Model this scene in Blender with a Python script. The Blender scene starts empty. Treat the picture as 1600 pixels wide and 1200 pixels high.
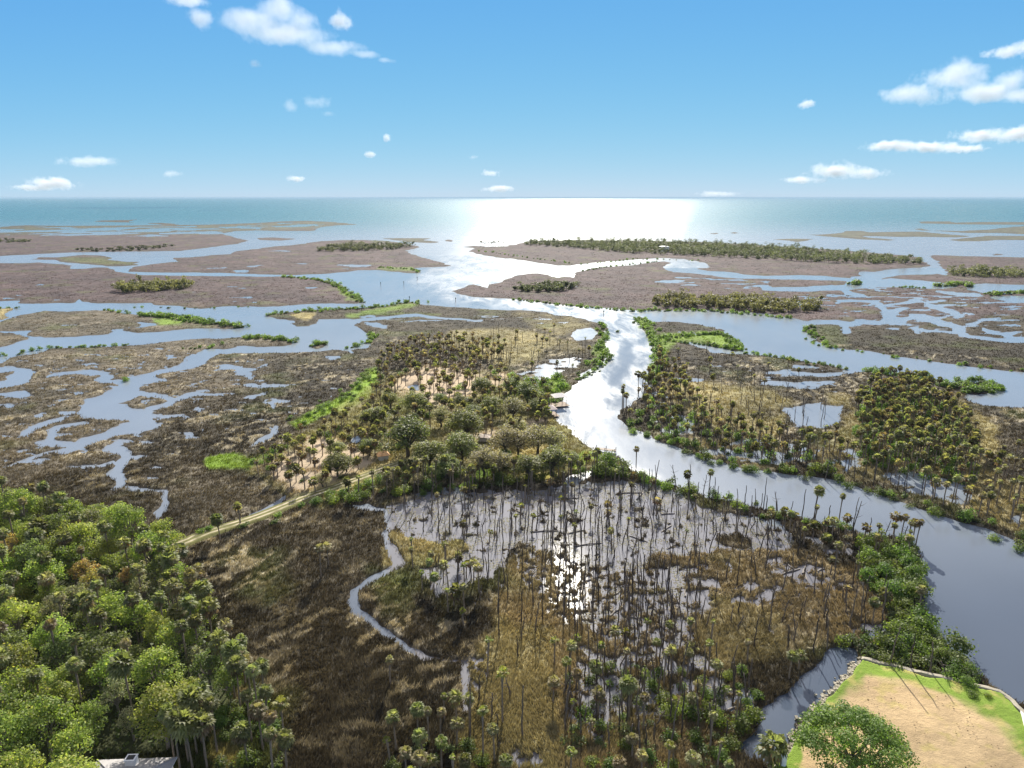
import bpy, math, random
import numpy as np
from mathutils import Vector

scene = bpy.context.scene
COL = scene.collection
RNG = np.random.default_rng(7)
random.seed(7)

# ------------------------------------------------------------------ camera
CAM_H = 80.0
FPX = 1066.0                       # focal length in photograph pixels (1600 wide)
PITCH = math.atan((600 - 308.4) / FPX)
cam_d = bpy.data.cameras.new('camera')
cam_d.sensor_width = 36.0
cam_d.lens = 36.0 * FPX / 1600.0
cam_d.clip_start = 1.0
cam_d.clip_end = 250000.0
cam = bpy.data.objects.new('camera', cam_d)
cam.location = (0, 0, CAM_H)
cam.rotation_euler = (math.pi / 2 - PITCH, 0, 0)
COL.objects.link(cam)
scene.camera = cam

# ------------------------------------------------------------------ sky and sun
SUN_AZ = math.radians(5.1)         # to the right of +Y
SUN_EL = math.radians(32.0)
world = bpy.data.worlds.new('World')
scene.world = world
world.use_nodes = True
wt = world.node_tree
wt.nodes.clear()
w_out = wt.nodes.new('ShaderNodeOutputWorld')
w_bg = wt.nodes.new('ShaderNodeBackground')
w_sky = wt.nodes.new('ShaderNodeTexSky')
w_sky.sky_type = 'NISHITA'
w_sky.sun_disc = False
w_sky.sun_elevation = SUN_EL
w_sky.sun_rotation = SUN_AZ
w_sky.altitude = 0.0
w_sky.air_density = 0.35
w_sky.dust_density = 0.0
w_sky.ozone_density = 2.0
EXPOSURE = 1.32
# soft shoulder per channel, as a camera's exposure of a bright sky
w_add = wt.nodes.new('ShaderNodeVectorMath'); w_add.operation = 'ADD'
w_add.inputs[1].default_value = (0.30 / 0.03, 0.0700 / 0.03, 0.0115 / 0.03)
w_div = wt.nodes.new('ShaderNodeVectorMath'); w_div.operation = 'DIVIDE'
w_mul = wt.nodes.new('ShaderNodeVectorMath'); w_mul.operation = 'MULTIPLY'
w_bg.inputs['Strength'].default_value = 0.10
kx = 10.0 / 2 ** EXPOSURE
w_mul.inputs[1].default_value = (1.300 * kx, 0.895 * kx, 0.910 * kx)
wt.links.new(w_sky.outputs[0], w_add.inputs[0])
wt.links.new(w_sky.outputs[0], w_div.inputs[0])
wt.links.new(w_add.outputs[0], w_div.inputs[1])
wt.links.new(w_div.outputs[0], w_mul.inputs[0])
# fill light: pale cloud-like veil added to the sky, only above the frame
w_tc = wt.nodes.new('ShaderNodeTexCoord')
w_sep = wt.nodes.new('ShaderNodeSeparateXYZ'); wt.links.new(w_tc.outputs['Generated'], w_sep.inputs[0])
w_mr = wt.nodes.new('ShaderNodeMapRange'); w_mr.interpolation_type = 'SMOOTHSTEP'
w_mr.inputs['From Min'].default_value = 0.27; w_mr.inputs['From Max'].default_value = 0.48
w_nz = wt.nodes.new('ShaderNodeTexNoise'); w_nz.inputs['Scale'].default_value = 3.0; w_nz.inputs['Detail'].default_value = 4.0
wt.links.new(w_tc.outputs['Generated'], w_nz.inputs['Vector'])
w_m1 = wt.nodes.new('ShaderNodeMath'); w_m1.operation = 'MULTIPLY_ADD'; w_m1.inputs[1].default_value = 0.7; w_m1.inputs[2].default_value = 0.35
wt.links.new(w_nz.outputs[0], w_m1.inputs[0])
w_m2 = wt.nodes.new('ShaderNodeMath'); w_m2.operation = 'MULTIPLY'
wt.links.new(w_sep.outputs['Z'], w_mr.inputs['Value']); wt.links.new(w_mr.outputs[0], w_m2.inputs[0]); wt.links.new(w_m1.outputs[0], w_m2.inputs[1])
w_mix = wt.nodes.new('ShaderNodeMix'); w_mix.data_type = 'RGBA'
vk = 1.05 * 10 / 2 ** EXPOSURE
# glow added round the sun, out of view, to brighten the swamp's reflection
w_sv = wt.nodes.new('ShaderNodeVectorMath'); w_sv.operation = 'DOT_PRODUCT'
w_sv.inputs[1].default_value = (math.sin(SUN_AZ) * math.cos(SUN_EL), math.cos(SUN_AZ) * math.cos(SUN_EL), math.sin(SUN_EL))
wt.links.new(w_tc.outputs['Generated'], w_sv.inputs[0])
w_gl = wt.nodes.new('ShaderNodeMapRange'); w_gl.interpolation_type = 'SMOOTHSTEP'
w_gl.inputs['From Min'].default_value = math.cos(math.radians(21)); w_gl.inputs['From Max'].default_value = 1.0
w_gl.inputs['To Min'].default_value = 1.0; w_gl.inputs['To Max'].default_value = 6.0
wt.links.new(w_sv.outputs['Value'], w_gl.inputs['Value'])
w_vc = wt.nodes.new('ShaderNodeVectorMath'); w_vc.operation = 'SCALE'
w_vc.inputs[0].default_value = (1.0 * vk, 0.97 * vk, 0.94 * vk)
wt.links.new(w_gl.outputs[0], w_vc.inputs['Scale']); wt.links.new(w_vc.outputs[0], w_mix.inputs[7])
wt.links.new(w_m2.outputs[0], w_mix.inputs[0]); wt.links.new(w_mul.outputs[0], w_mix.inputs[6])
wt.links.new(w_mix.outputs[2], w_bg.inputs['Color'])
wt.links.new(w_bg.outputs[0], w_out.inputs['Surface'])

sun_d = bpy.data.lights.new('sun', 'SUN')
sun_d.energy = 4.4
sun_d.angle = math.radians(0.53)
sun_d.color = (1.0, 0.94, 0.82)
sun = bpy.data.objects.new('sun', sun_d)
sdir = Vector((math.sin(SUN_AZ) * math.cos(SUN_EL), math.cos(SUN_AZ) * math.cos(SUN_EL), math.sin(SUN_EL)))
sun.rotation_euler = sdir.to_track_quat('Z', 'Y').to_euler()
sun.location = (0, 0, 400)
COL.objects.link(sun)

scene.view_settings.view_transform = 'Standard'
scene.view_settings.look = 'None'
scene.view_settings.gamma = 1.0
scene.view_settings.use_curve_mapping = False
scene.view_settings.exposure = EXPOSURE
scene.render.engine = 'CYCLES'
scene.cycles.max_bounces = 8
scene.cycles.diffuse_bounces = 3
scene.cycles.glossy_bounces = 3
scene.cycles.transmission_bounces = 3
scene.cycles.volume_bounces = 2
scene.cycles.use_denoising = True
scene.cycles.volume_step_rate = 1.0
scene.cycles.sample_clamp_direct = 1.2

# ------------------------------------------------------------------ projection
CP, SP = math.cos(PITCH), math.sin(PITCH)


def G(x, y, z=0.0):
    """point of the level z seen at photograph pixel (x, y)"""
    dx = x - 800.0
    up = 600.0 - y
    dy = FPX * CP + up * SP
    dz = -FPX * SP + up * CP
    t = (CAM_H - z) / -dz
    return np.array((dx * t, dy * t, z))


def to_px(X, Y, Z=0.0):
    rz = Z - CAM_H
    depth = Y * CP - rz * SP
    upc = Y * SP + rz * CP
    return 800.0 + FPX * X / depth, 600.0 - FPX * upc / depth, depth


# ------------------------------------------------------------------ noise
def _h(ix, iy, seed):
    h = (ix.astype(np.int64) * 374761393 + iy.astype(np.int64) * 668265263 + seed * 974711) & 0xFFFFFFFF
    h = ((h ^ (h >> 13)) * 1274126177) & 0xFFFFFFFF
    h = (h ^ (h >> 16)) & 0xFFFFFFFF
    return h / 4294967295.0


def noise2(x, y, seed=0):
    x = np.asarray(x, float); y = np.asarray(y, float)
    x0 = np.floor(x); y0 = np.floor(y)
    fx = x - x0; fy = y - y0
    ux = fx * fx * fx * (fx * (fx * 6 - 15) + 10)
    uy = fy * fy * fy * (fy * (fy * 6 - 15) + 10)

    def g(i, j):
        a = _h(x0 + i, y0 + j, seed) * 2 * math.pi
        return np.cos(a) * (fx - i) + np.sin(a) * (fy - j)
    n = (g(0, 0) * (1 - ux) + g(1, 0) * ux) * (1 - uy) + (g(0, 1) * (1 - ux) + g(1, 1) * ux) * uy
    return n * 1.5


def fbm(x, y, seed=0, octs=4, gain=0.5):
    s = 0.0; a = 1.0; t = 0.0
    for i in range(octs):
        s = s + a * noise2(x * 2 ** i, y * 2 ** i, seed + i * 17)
        t += a
        a *= gain
    return s / t


def sstep(a, b, x):
    t = np.clip((x - a) / (b - a), 0, 1)
    return t * t * (3 - 2 * t)


# ------------------------------------------------------------------ signed distance to outlines (photograph pixels)
def sd_poly(U, V, P, R=12.0):
    P = np.asarray(P, float)
    Q = np.roll(P, -1, axis=0)
    out = np.full(U.shape, -R)
    lo = P.min(0) - R; hi = P.max(0) + R
    N = U.size
    step = 8000
    for s in range(0, N, step):
        u = U[s:s + step]; v = V[s:s + step]
        if u.max() < lo[0] or u.min() > hi[0] or v.max() < lo[1] or v.min() > hi[1]:
            continue
        vmin, vmax = v.min(), v.max()
        umin, umax = u.min() - R, u.max() + R
        em = (np.minimum(P[:, 1], Q[:, 1]) <= vmax) & (np.maximum(P[:, 1], Q[:, 1]) >= vmin)
        ins = np.zeros(u.shape, bool)
        for a, b in zip(P[em], Q[em]):
            if a[1] == b[1]:
                continue
            c = ((a[1] > v) != (b[1] > v)) & (u < (b[0] - a[0]) * (v - a[1]) / (b[1] - a[1]) + a[0])
            ins ^= c
        em = (np.minimum(P[:, 1], Q[:, 1]) <= vmax + R) & (np.maximum(P[:, 1], Q[:, 1]) >= vmin - R) & \
             (np.minimum(P[:, 0], Q[:, 0]) <= umax) & (np.maximum(P[:, 0], Q[:, 0]) >= umin)
        d2 = np.full(u.shape, R * R)
        for a, b in zip(P[em], Q[em]):
            e = b - a
            l2 = max(e @ e, 1e-6)
            t = np.clip(((u - a[0]) * e[0] + (v - a[1]) * e[1]) / l2, 0, 1)
            d2 = np.minimum(d2, (u - a[0] - t * e[0]) ** 2 + (v - a[1] - t * e[1]) ** 2)
        d = np.sqrt(d2)
        out[s:s + step] = np.where(ins, d, -d)
    return out


def sd_stroke(U, V, S, R=12.0):
    """positive inside a brush stroke of points (x, y, width)"""
    S = np.asarray(S, float)
    out = np.full(U.shape, -R)
    K = 2.0
    for (ax, ay, aw), (bx, by, bw) in zip(S[:-1], S[1:]):
        m = max(aw, bw) / 2 + R
        idx = np.nonzero((U > min(ax, bx) - m) & (U < max(ax, bx) + m) & (V > min(ay, by) - m) & (V < max(ay, by) + m))[0]
        if idx.size == 0:
            continue
        u = U[idx] - ax; v = (V[idx] - ay) * K
        ex, ey = bx - ax, (by - ay) * K
        t = np.clip((u * ex + v * ey) / max(ex * ex + ey * ey, 1e-6), 0, 1)
        d = (aw + (bw - aw) * t) / 2 - np.sqrt((u - t * ex) ** 2 + (v - t * ey) ** 2)
        out[idx] = np.maximum(out[idx], d / K)
    return out


# ------------------------------------------------------------------ the map, traced on the photograph
LB = [(-320, 572), (2, 568), (12, 560), (30, 556), (55, 553), (80, 545), (130, 543), (180, 541), (215, 540), (245, 536),
      (280, 532), (300, 530), (340, 529), (380, 527), (405, 527), (430, 528), (455, 535), (462, 538), (440, 541), (400, 542),
      (385, 541), (370, 541), (366, 543), (345, 546), (316, 546), (306, 553), (290, 556), (289, 563), (280, 570), (262, 575),
      (240, 581), (215, 586), (207, 592), (203, 596), (198, 600), (190, 602), (195, 606), (205, 610), (222, 602), (245, 598),
      (262, 596), (245, 589), (245, 586), (262, 582), (287, 578), (312, 574), (320, 567), (325, 560), (342, 554), (362, 552),
      (400, 552), (430, 551), (470, 551), (500, 549), (522, 546), (540, 548), (556, 553), (548, 547), (570, 545), (580, 540),
      (578, 528), (572, 520), (560, 511), (551, 508), (562, 504), (566, 500), (540, 498), (500, 499), (497, 505), (480, 510),
      (462, 510), (458, 506), (466, 502), (450, 500), (430, 497), (412, 493), (430, 490), (455, 487), (490, 484), (520, 484),
      (560, 482), (600, 479), (620, 475), (640, 471), (650, 475), (680, 478), (710, 480), (740, 482), (780, 484), (800, 485),
      (830, 486), (855, 488), (865, 492), (890, 494), (905, 497), (930, 503), (940, 507), (948, 513), (943, 520), (945, 530),
      (945, 540), (945, 555), (943, 567), (925, 575), (910, 583), (905, 590), (900, 600), (890, 610), (880, 620), (870, 625),
      (858, 635), (865, 650), (870, 660), (890, 672), (898, 682), (908, 691), (917, 696), (925, 702), (945, 710), (968, 714),
      (975, 724), (985, 737), (1010, 745), (1080, 767), (1100, 777), (1140, 784), (1200, 798), (1260, 812), (1310, 826),
      (1350, 834), (1400, 841), (1420, 846), (1432, 858), (1436, 872), (1438, 900), (1440, 930), (1443, 960), (1450, 985),
      (1470, 1008), (1490, 1024), (1520, 1049), (1545, 1069), (1560, 1082), (1580, 1092), (1600, 1103), (1900, 1310),
      (1900, 1700), (-900, 1700)]
LAND = [
    LB,
    [(-320, 358), (0, 355), (20, 353), (40, 352), (100, 353), (240, 352), (330, 351), (400, 348.5), (440, 346), (480, 345),
     (520, 347), (562, 351), (530, 352), (500, 355), (488, 361), (440, 361), (400, 360), (370, 361), (345, 365), (387, 376),
     (370, 381), (325, 387), (280, 392), (230, 393), (190, 393), (140, 394), (100, 395), (60, 397), (0, 400), (-320, 408)],
    [(145, 346), (160, 344.5), (200, 344), (217, 342.5), (200, 346), (208, 348), (180, 347)],
    [(225, 349), (250, 348.3), (285, 350.5), (260, 351.5)],
    [(400, 372), (425, 371), (468, 373), (440, 376), (405, 375)],
    [(48, 405), (60, 402), (90, 402), (130, 398), (150, 399), (178, 403), (165, 406), (200, 409), (219, 409), (205, 412),
     (222, 414), (190, 416), (165, 416), (130, 412), (95, 409), (85, 406)],
    [(-320, 412), (0, 411), (40, 411), (60, 410), (100, 413), (113, 416), (108, 420), (130, 420), (150, 418), (170, 418),
     (180, 424), (200, 427), (225, 430), (300, 431), (400, 432), (440, 432), (480, 434), (500, 438), (520, 440), (535, 448),
     (545, 458), (558, 465), (567, 472), (555, 475), (520, 474), (480, 475), (440, 478), (405, 479), (395, 478), (380, 480),
     (370, 478), (350, 479), (310, 482), (280, 479), (250, 477), (235, 474), (195, 474), (150, 474), (130, 471), (125, 467),
     (112, 474), (90, 474), (60, 475), (30, 473), (28, 470), (-320, 476)],
    [(266, 403), (300, 402), (330, 399), (360, 397), (364, 393), (400, 389), (430, 385), (450, 384), (480, 380), (500, 377),
     (540, 375), (570, 375), (600, 376), (630, 380), (658, 386), (645, 389), (635, 392), (640, 396), (660, 402), (690, 410),
     (703, 415), (695, 417), (660, 418), (650, 419), (660, 426), (645, 427), (610, 424), (590, 422), (578, 422), (560, 422),
     (550, 424), (520, 427), (480, 429), (455, 430), (400, 428), (370, 427), (300, 426), (250, 426), (220, 425), (200, 424),
     (205, 418), (215, 416), (250, 411), (262, 410), (280, 409), (270, 405)],
    [(592, 372.5), (620, 372), (675, 372.5), (662, 375), (686, 378.5), (670, 380), (640, 378), (625, 376)],
    [(695, 376), (702, 374.3), (710, 376), (702, 378)],
    [(-320, 505), (0, 503), (12, 498), (20, 495), (30, 492), (45, 490), (60, 486), (80, 487), (110, 487), (150, 485), (170, 485),
     (200, 490), (230, 493), (270, 495), (300, 500), (340, 506), (370, 509), (384, 511), (370, 513), (340, 514), (310, 513),
     (290, 514), (260, 518), (215, 520), (195, 517), (188, 515), (200, 513), (215, 512), (235, 509), (248, 508), (235, 505),
     (215, 503), (212, 505), (222, 508), (215, 511), (190, 514), (178, 515), (173, 521), (160, 523), (130, 525), (100, 527),
     (70, 527), (62, 525), (48, 526), (40, 522), (48, 518), (30, 517), (0, 518), (-320, 522)],
    [(-320, 517), (0, 519), (20, 520), (38, 525), (45, 531), (28, 535), (10, 541), (0, 543), (-320, 562)],
    [(-320, 483), (0, 482), (18, 481), (22, 485), (10, 490), (12, 496), (0, 500), (-320, 503)],
    [(487, 543), (495, 538), (505, 535), (511, 538), (505, 543), (492, 545)],
    # north of the right hand river
    [(733, 393), (737, 390), (745, 386), (790, 385), (812, 380), (840, 376), (900, 375), (1000, 376), (1100, 378), (1200, 384),
     (1300, 390), (1400, 398), (1436, 402), (1448, 410), (1456, 416), (1440, 418), (1400, 420), (1365, 424), (1345, 430),
     (1335, 435), (1310, 434), (1290, 431), (1240, 430), (1200, 431), (1170, 430), (1140, 425), (1100, 423), (1088, 420),
     (1105, 419), (1107, 413), (1090, 408), (1070, 405), (1030, 403), (990, 406), (945, 409), (915, 412), (890, 415),
     (870, 415), (825, 408), (800, 404), (790, 404), (760, 400)],
    [(722, 386), (740, 384), (760, 385.5), (745, 388)],
    [(706, 455), (730, 447), (742, 444), (752, 448), (760, 450), (765, 446), (780, 440), (800, 433), (810, 430), (830, 427),
     (842, 427), (860, 431), (875, 434), (880, 432), (900, 434), (897, 429), (905, 425), (925, 419), (960, 416), (990, 414),
     (1020, 410), (1035, 408), (1050, 411), (1037, 414), (1038, 420), (1050, 425), (1080, 427), (1110, 430), (1130, 433),
     (1150, 435), (1200, 436), (1250, 437), (1300, 438), (1330, 440), (1352, 434), (1372, 427), (1400, 424), (1465, 422),
     (1470, 417), (1462, 408), (1450, 398), (1500, 400), (1600, 402), (1920, 404), (1920, 628), (1600, 582), (1560, 578), (1520, 574), (1480, 568), (1440, 562),
     (1400, 557), (1360, 549), (1345, 547), (1320, 547), (1300, 543), (1285, 538), (1270, 526), (1262, 520), (1258, 512),
     (1268, 508), (1262, 503), (1240, 497), (1200, 490), (1150, 487), (1100, 484), (1070, 485), (1040, 484), (1010, 486),
     (985, 485), (960, 482), (940, 481), (895, 478), (860, 475), (830, 470), (800, 467), (745, 464), (720, 460)],
    [(1435, 346.5), (1450, 346), (1485, 346), (1490, 348), (1530, 347), (1600, 347), (1920, 347), (1920, 352), (1560, 351),
     (1500, 350.5), (1440, 349)],
    [(1427, 358), (1440, 357), (1450, 360), (1500, 361), (1540, 359), (1600, 353), (1920, 352), (1920, 368), (1600, 366),
     (1560, 364), (1510, 364), (1480, 362), (1440, 360)],
    [(1263, 367), (1290, 366), (1315, 364), (1320, 361), (1345, 361), (1360, 363), (1400, 362), (1440, 362), (1480, 366),
     (1520, 369), (1490, 371), (1440, 370), (1400, 370), (1370, 369), (1345, 369), (1355, 371), (1380, 373), (1403, 375),
     (1390, 376), (1350, 374), (1310, 371)],
    [(1481, 375), (1500, 373), (1540, 368.5), (1600, 368.5), (1920, 370), (1920, 376), (1560, 375), (1530, 377), (1500, 377)],
    [(1205, 374), (1230, 373), (1270, 373.5), (1262, 376), (1245, 378), (1230, 376)],
    [(1547, 398), (1560, 396.3), (1569, 397.5), (1555, 399.3)],
    [(1110, 365), (1118, 363.8), (1125, 365), (1118, 366)], [(1140, 364), (1148, 362.8), (1156, 364), (1148, 365)],
    # right of the bright river
    [(995, 496), (1005, 496), (1018, 503), (1050, 503), (1085, 506), (1110, 511), (1128, 514), (1134, 522), (1140, 532),
     (1160, 540), (1162, 548), (1150, 549), (1130, 545), (1115, 542), (1100, 537), (1070, 534), (1045, 533), (1060, 535),
     (1080, 540), (1100, 545), (1115, 552), (1150, 553), (1180, 555), (1200, 556), (1230, 561), (1270, 567), (1300, 572),
     (1320, 577), (1310, 580), (1325, 584), (1345, 581), (1370, 581), (1400, 588), (1430, 591), (1450, 594), (1455, 600),
     (1480, 605), (1500, 615), (1520, 630), (1540, 634), (1570, 636), (1600, 638), (1920, 662), (1920, 960), (1600, 855),
     (1580, 842), (1560, 834), (1540, 824), (1500, 814), (1470, 807), (1430, 793), (1400, 783), (1370, 771), (1340, 761),
     (1310, 751), (1285, 747), (1260, 742), (1240, 742), (1200, 737), (1175, 735), (1150, 730), (1120, 720), (1105, 715),
     (1085, 710), (1070, 704), (1055, 697), (1040, 692), (1025, 687), (1018, 680), (1000, 674), (985, 670), (975, 662),
     (968, 654), (968, 642), (985, 632), (1000, 622), (1010, 612), (1020, 600), (1025, 580), (1024, 560), (1022, 545),
     (1015, 530), (1005, 515)],
    [(1487, 606), (1500, 600), (1530, 598), (1550, 602), (1556, 607), (1550, 613), (1520, 616), (1500, 613)],
]
CREEK = [  # strokes (x, y, width)
    [(212, 594, 22), (200, 607, 30), (192, 616, 40), (170, 624, 28), (150, 632, 36), (150, 642, 44), (185, 645, 42), (213, 646, 26),
     (222, 655, 30), (228, 664, 32), (205, 670, 34), (185, 673, 22), (170, 680, 16), (150, 686, 15), (130, 692, 17), (108, 703, 12),
     (100, 708, 9)],
    [(230, 662, 20), (243, 667, 10)],
    [(200, 672, 16), (182, 677, 12), (158, 686, 10)],
    [(200, 690, 10), (185, 692, 12), (170, 702, 12), (190, 704, 18), (198, 712, 16), (196, 718, 11), (185, 728, 15), (178, 740, 15),
     (186, 750, 15), (187, 758, 15), (180, 763, 8)],
    [(205, 760, 8), (215, 763, 15), (240, 766, 7), (255, 770, 8), (263, 783, 8), (258, 792, 10), (250, 802, 10), (247, 810, 4)],
    [(197, 712, 10), (215, 715, 9), (222, 713, 6)],
    [(150, 730, 4), (165, 726, 6), (178, 722, 5)],
    [(100, 703, 9), (85, 706, 6), (60, 712, 7), (40, 718, 10), (25, 724, 8), (8, 731, 4)],
    [(108, 694, 14), (80, 692, 24), (62, 694, 14)],
    [(80, 690, 14), (80, 675, 13), (90, 668, 9), (110, 664, 7), (130, 661, 7)],
    [(35, 678, 11), (50, 671, 11), (60, 666, 11), (75, 660, 8), (92, 655, 10), (100, 652, 4)],
    [(55, 651, 9), (62, 649, 7)], [(98, 646, 8), (116, 645, 7)],
    [(222, 616, 9), (240, 617, 11), (262, 622, 11), (275, 625, 8), (290, 619, 9), (300, 616, 10), (320, 617, 5), (340, 618, 3)],
    [(270, 628, 9), (262, 633, 11), (240, 637, 9), (230, 640, 7), (225, 645, 8)],
    [(238, 650, 5), (265, 650, 9), (285, 649, 5)],
    [(75, 588, 7), (100, 583, 6), (125, 582, 7), (140, 583, 15), (152, 583, 11), (165, 585, 9), (170, 589, 11), (160, 594, 16),
     (175, 596, 8), (190, 597, 9)],
    [(-60, 580, 14), (5, 578, 14), (20, 576, 10), (42, 583, 22), (28, 592, 28), (10, 600, 16), (-60, 606, 14)],
    [(-60, 618, 8), (0, 617, 7), (25, 617, 14), (38, 616, 17)], [(-30, 633, 6), (2, 633, 6), (16, 634, 9)],
    [(350, 573, 12), (366, 574, 9), (376, 580, 14), (386, 586, 12), (392, 591, 6)], [(376, 578, 8), (400, 577, 6)],
    [(384, 602, 6), (396, 602, 9)], [(386, 621, 6), (394, 621, 9)],
    [(555, 501, 7), (580, 499, 6), (600, 497, 5), (630, 494, 6), (650, 492, 7), (670, 495, 6), (700, 498, 4), (730, 500, 3)],
    [(570, 505, 5), (590, 508, 8), (603, 511, 6)],
    # the narrow creek through the near marsh
    [(604, 834, 9), (611, 850, 15), (619, 868, 19), (623, 884, 14), (612, 890, 11), (597, 897, 10), (580, 905, 10), (555, 925, 9),
     (550, 940, 12), (560, 958, 13), (580, 970, 12), (600, 985, 10), (612, 995, 11), (630, 1008, 9), (650, 1020, 10),
     (670, 1030, 10), (700, 1033, 8), (725, 1035, 9), (729, 1055, 13), (727, 1075, 10), (730, 1090, 9), (728, 1112, 7)],
    # right hand marsh creeks
    [(1250, 506, 9), (1275, 503, 13), (1300, 503, 11), (1330, 507, 13), (1345, 503, 11), (1375, 505, 9), (1392, 500, 20),
     (1405, 502, 18), (1420, 494, 11), (1440, 495, 13), (1465, 502, 16), (1490, 510, 14), (1500, 518, 16), (1506, 523, 9)],
    [(1318, 511, 9), (1321, 518, 12)], [(1392, 498, 12), (1385, 490, 14), (1400, 485, 11), (1415, 482, 7)],
    [(1388, 488, 8), (1380, 480, 9), (1370, 472, 7), (1340, 470, 5), (1310, 470, 5)], [(1380, 478, 5), (1410, 474, 5), (1440, 471, 4)],
    [(1449, 476, 8), (1465, 482, 8), (1490, 488, 11), (1497, 495, 9)], [(1450, 473, 6), (1472, 470, 7)],
    [(1435, 515, 8), (1450, 518, 7), (1475, 518, 4)], [(1515, 507, 8), (1524, 506, 6), (1532, 499, 7)],
    [(1538, 515, 8), (1545, 518, 9), (1562, 522, 6), (1580, 528, 6), (1620, 530, 7)],
    [(1500, 524, 6), (1530, 527, 7), (1560, 531, 8), (1620, 535, 8)], [(1430, 512, 8), (1432, 519, 8)],
    [(1340, 440, 26), (1355, 436, 22), (1375, 430, 15), (1400, 427, 10), (1440, 426, 9), (1465, 425, 7), (1475, 428, 6)],
    [(1350, 444, 22), (1320, 449, 13), (1290, 450, 11), (1265, 451, 13), (1240, 452, 9), (1215, 452, 9), (1195, 451, 8)],
    [(1350, 444, 14), (1375, 442, 20), (1400, 444, 15), (1430, 446, 13), (1460, 447, 14), (1490, 447, 9)],
    [(1390, 438, 10), (1420, 440, 10), (1445, 442, 9), (1468, 443, 7)],
    [(1520, 450, 14), (1535, 450, 24), (1560, 450, 19), (1600, 449, 13), (1720, 450, 12)],
    [(1470, 456, 6), (1500, 460, 8), (1530, 461, 7)], [(1555, 465, 9), (1590, 468, 16), (1650, 468, 14)],
    [(1443, 399, 14), (1450, 406, 12), (1460, 412, 12), (1465, 418, 12), (1470, 424, 9), (1480, 428, 6)],
    [(1300, 447, 6), (1330, 459, 9), (1352, 462, 6)], [(1344, 428, 6), (1350, 427, 8), (1370, 427, 5)],
]
PONDS = [  # (outline) open water wholly inside the land
    [(508, 557), (530, 556), (533, 560), (520, 563), (508, 560)],
    [(389, 700), (402, 688), (415, 679), (428, 665), (434, 666), (431, 680), (415, 692), (400, 697)],
    [(381, 812), (392, 803), (410, 794), (430, 785), (440, 777), (452, 773), (440, 788), (420, 798), (400, 809)],
    [(893, 520), (900, 515), (928, 512), (936, 519), (925, 530), (900, 532), (890, 526)],
    [(637, 604), (648, 601), (657, 604), (655, 610), (640, 610)], [(548, 684), (562, 680), (568, 688), (560, 694), (548, 692)],
    [(1288, 1018), (1310, 1008), (1335, 1013), (1342, 1033), (1333, 1052), (1308, 1082), (1280, 1112), (1253, 1133), (1233, 1162),
     (1222, 1184), (1198, 1195), (1170, 1187), (1148, 1167), (1178, 1147), (1188, 1112), (1228, 1082), (1258, 1052), (1278, 1036)],
    [(548, 790), (575, 787), (590, 793), (610, 795), (590, 800), (560, 798)],
    [(885, 745), (920, 735), (930, 741), (915, 750), (895, 760), (880, 765)],
]
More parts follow.
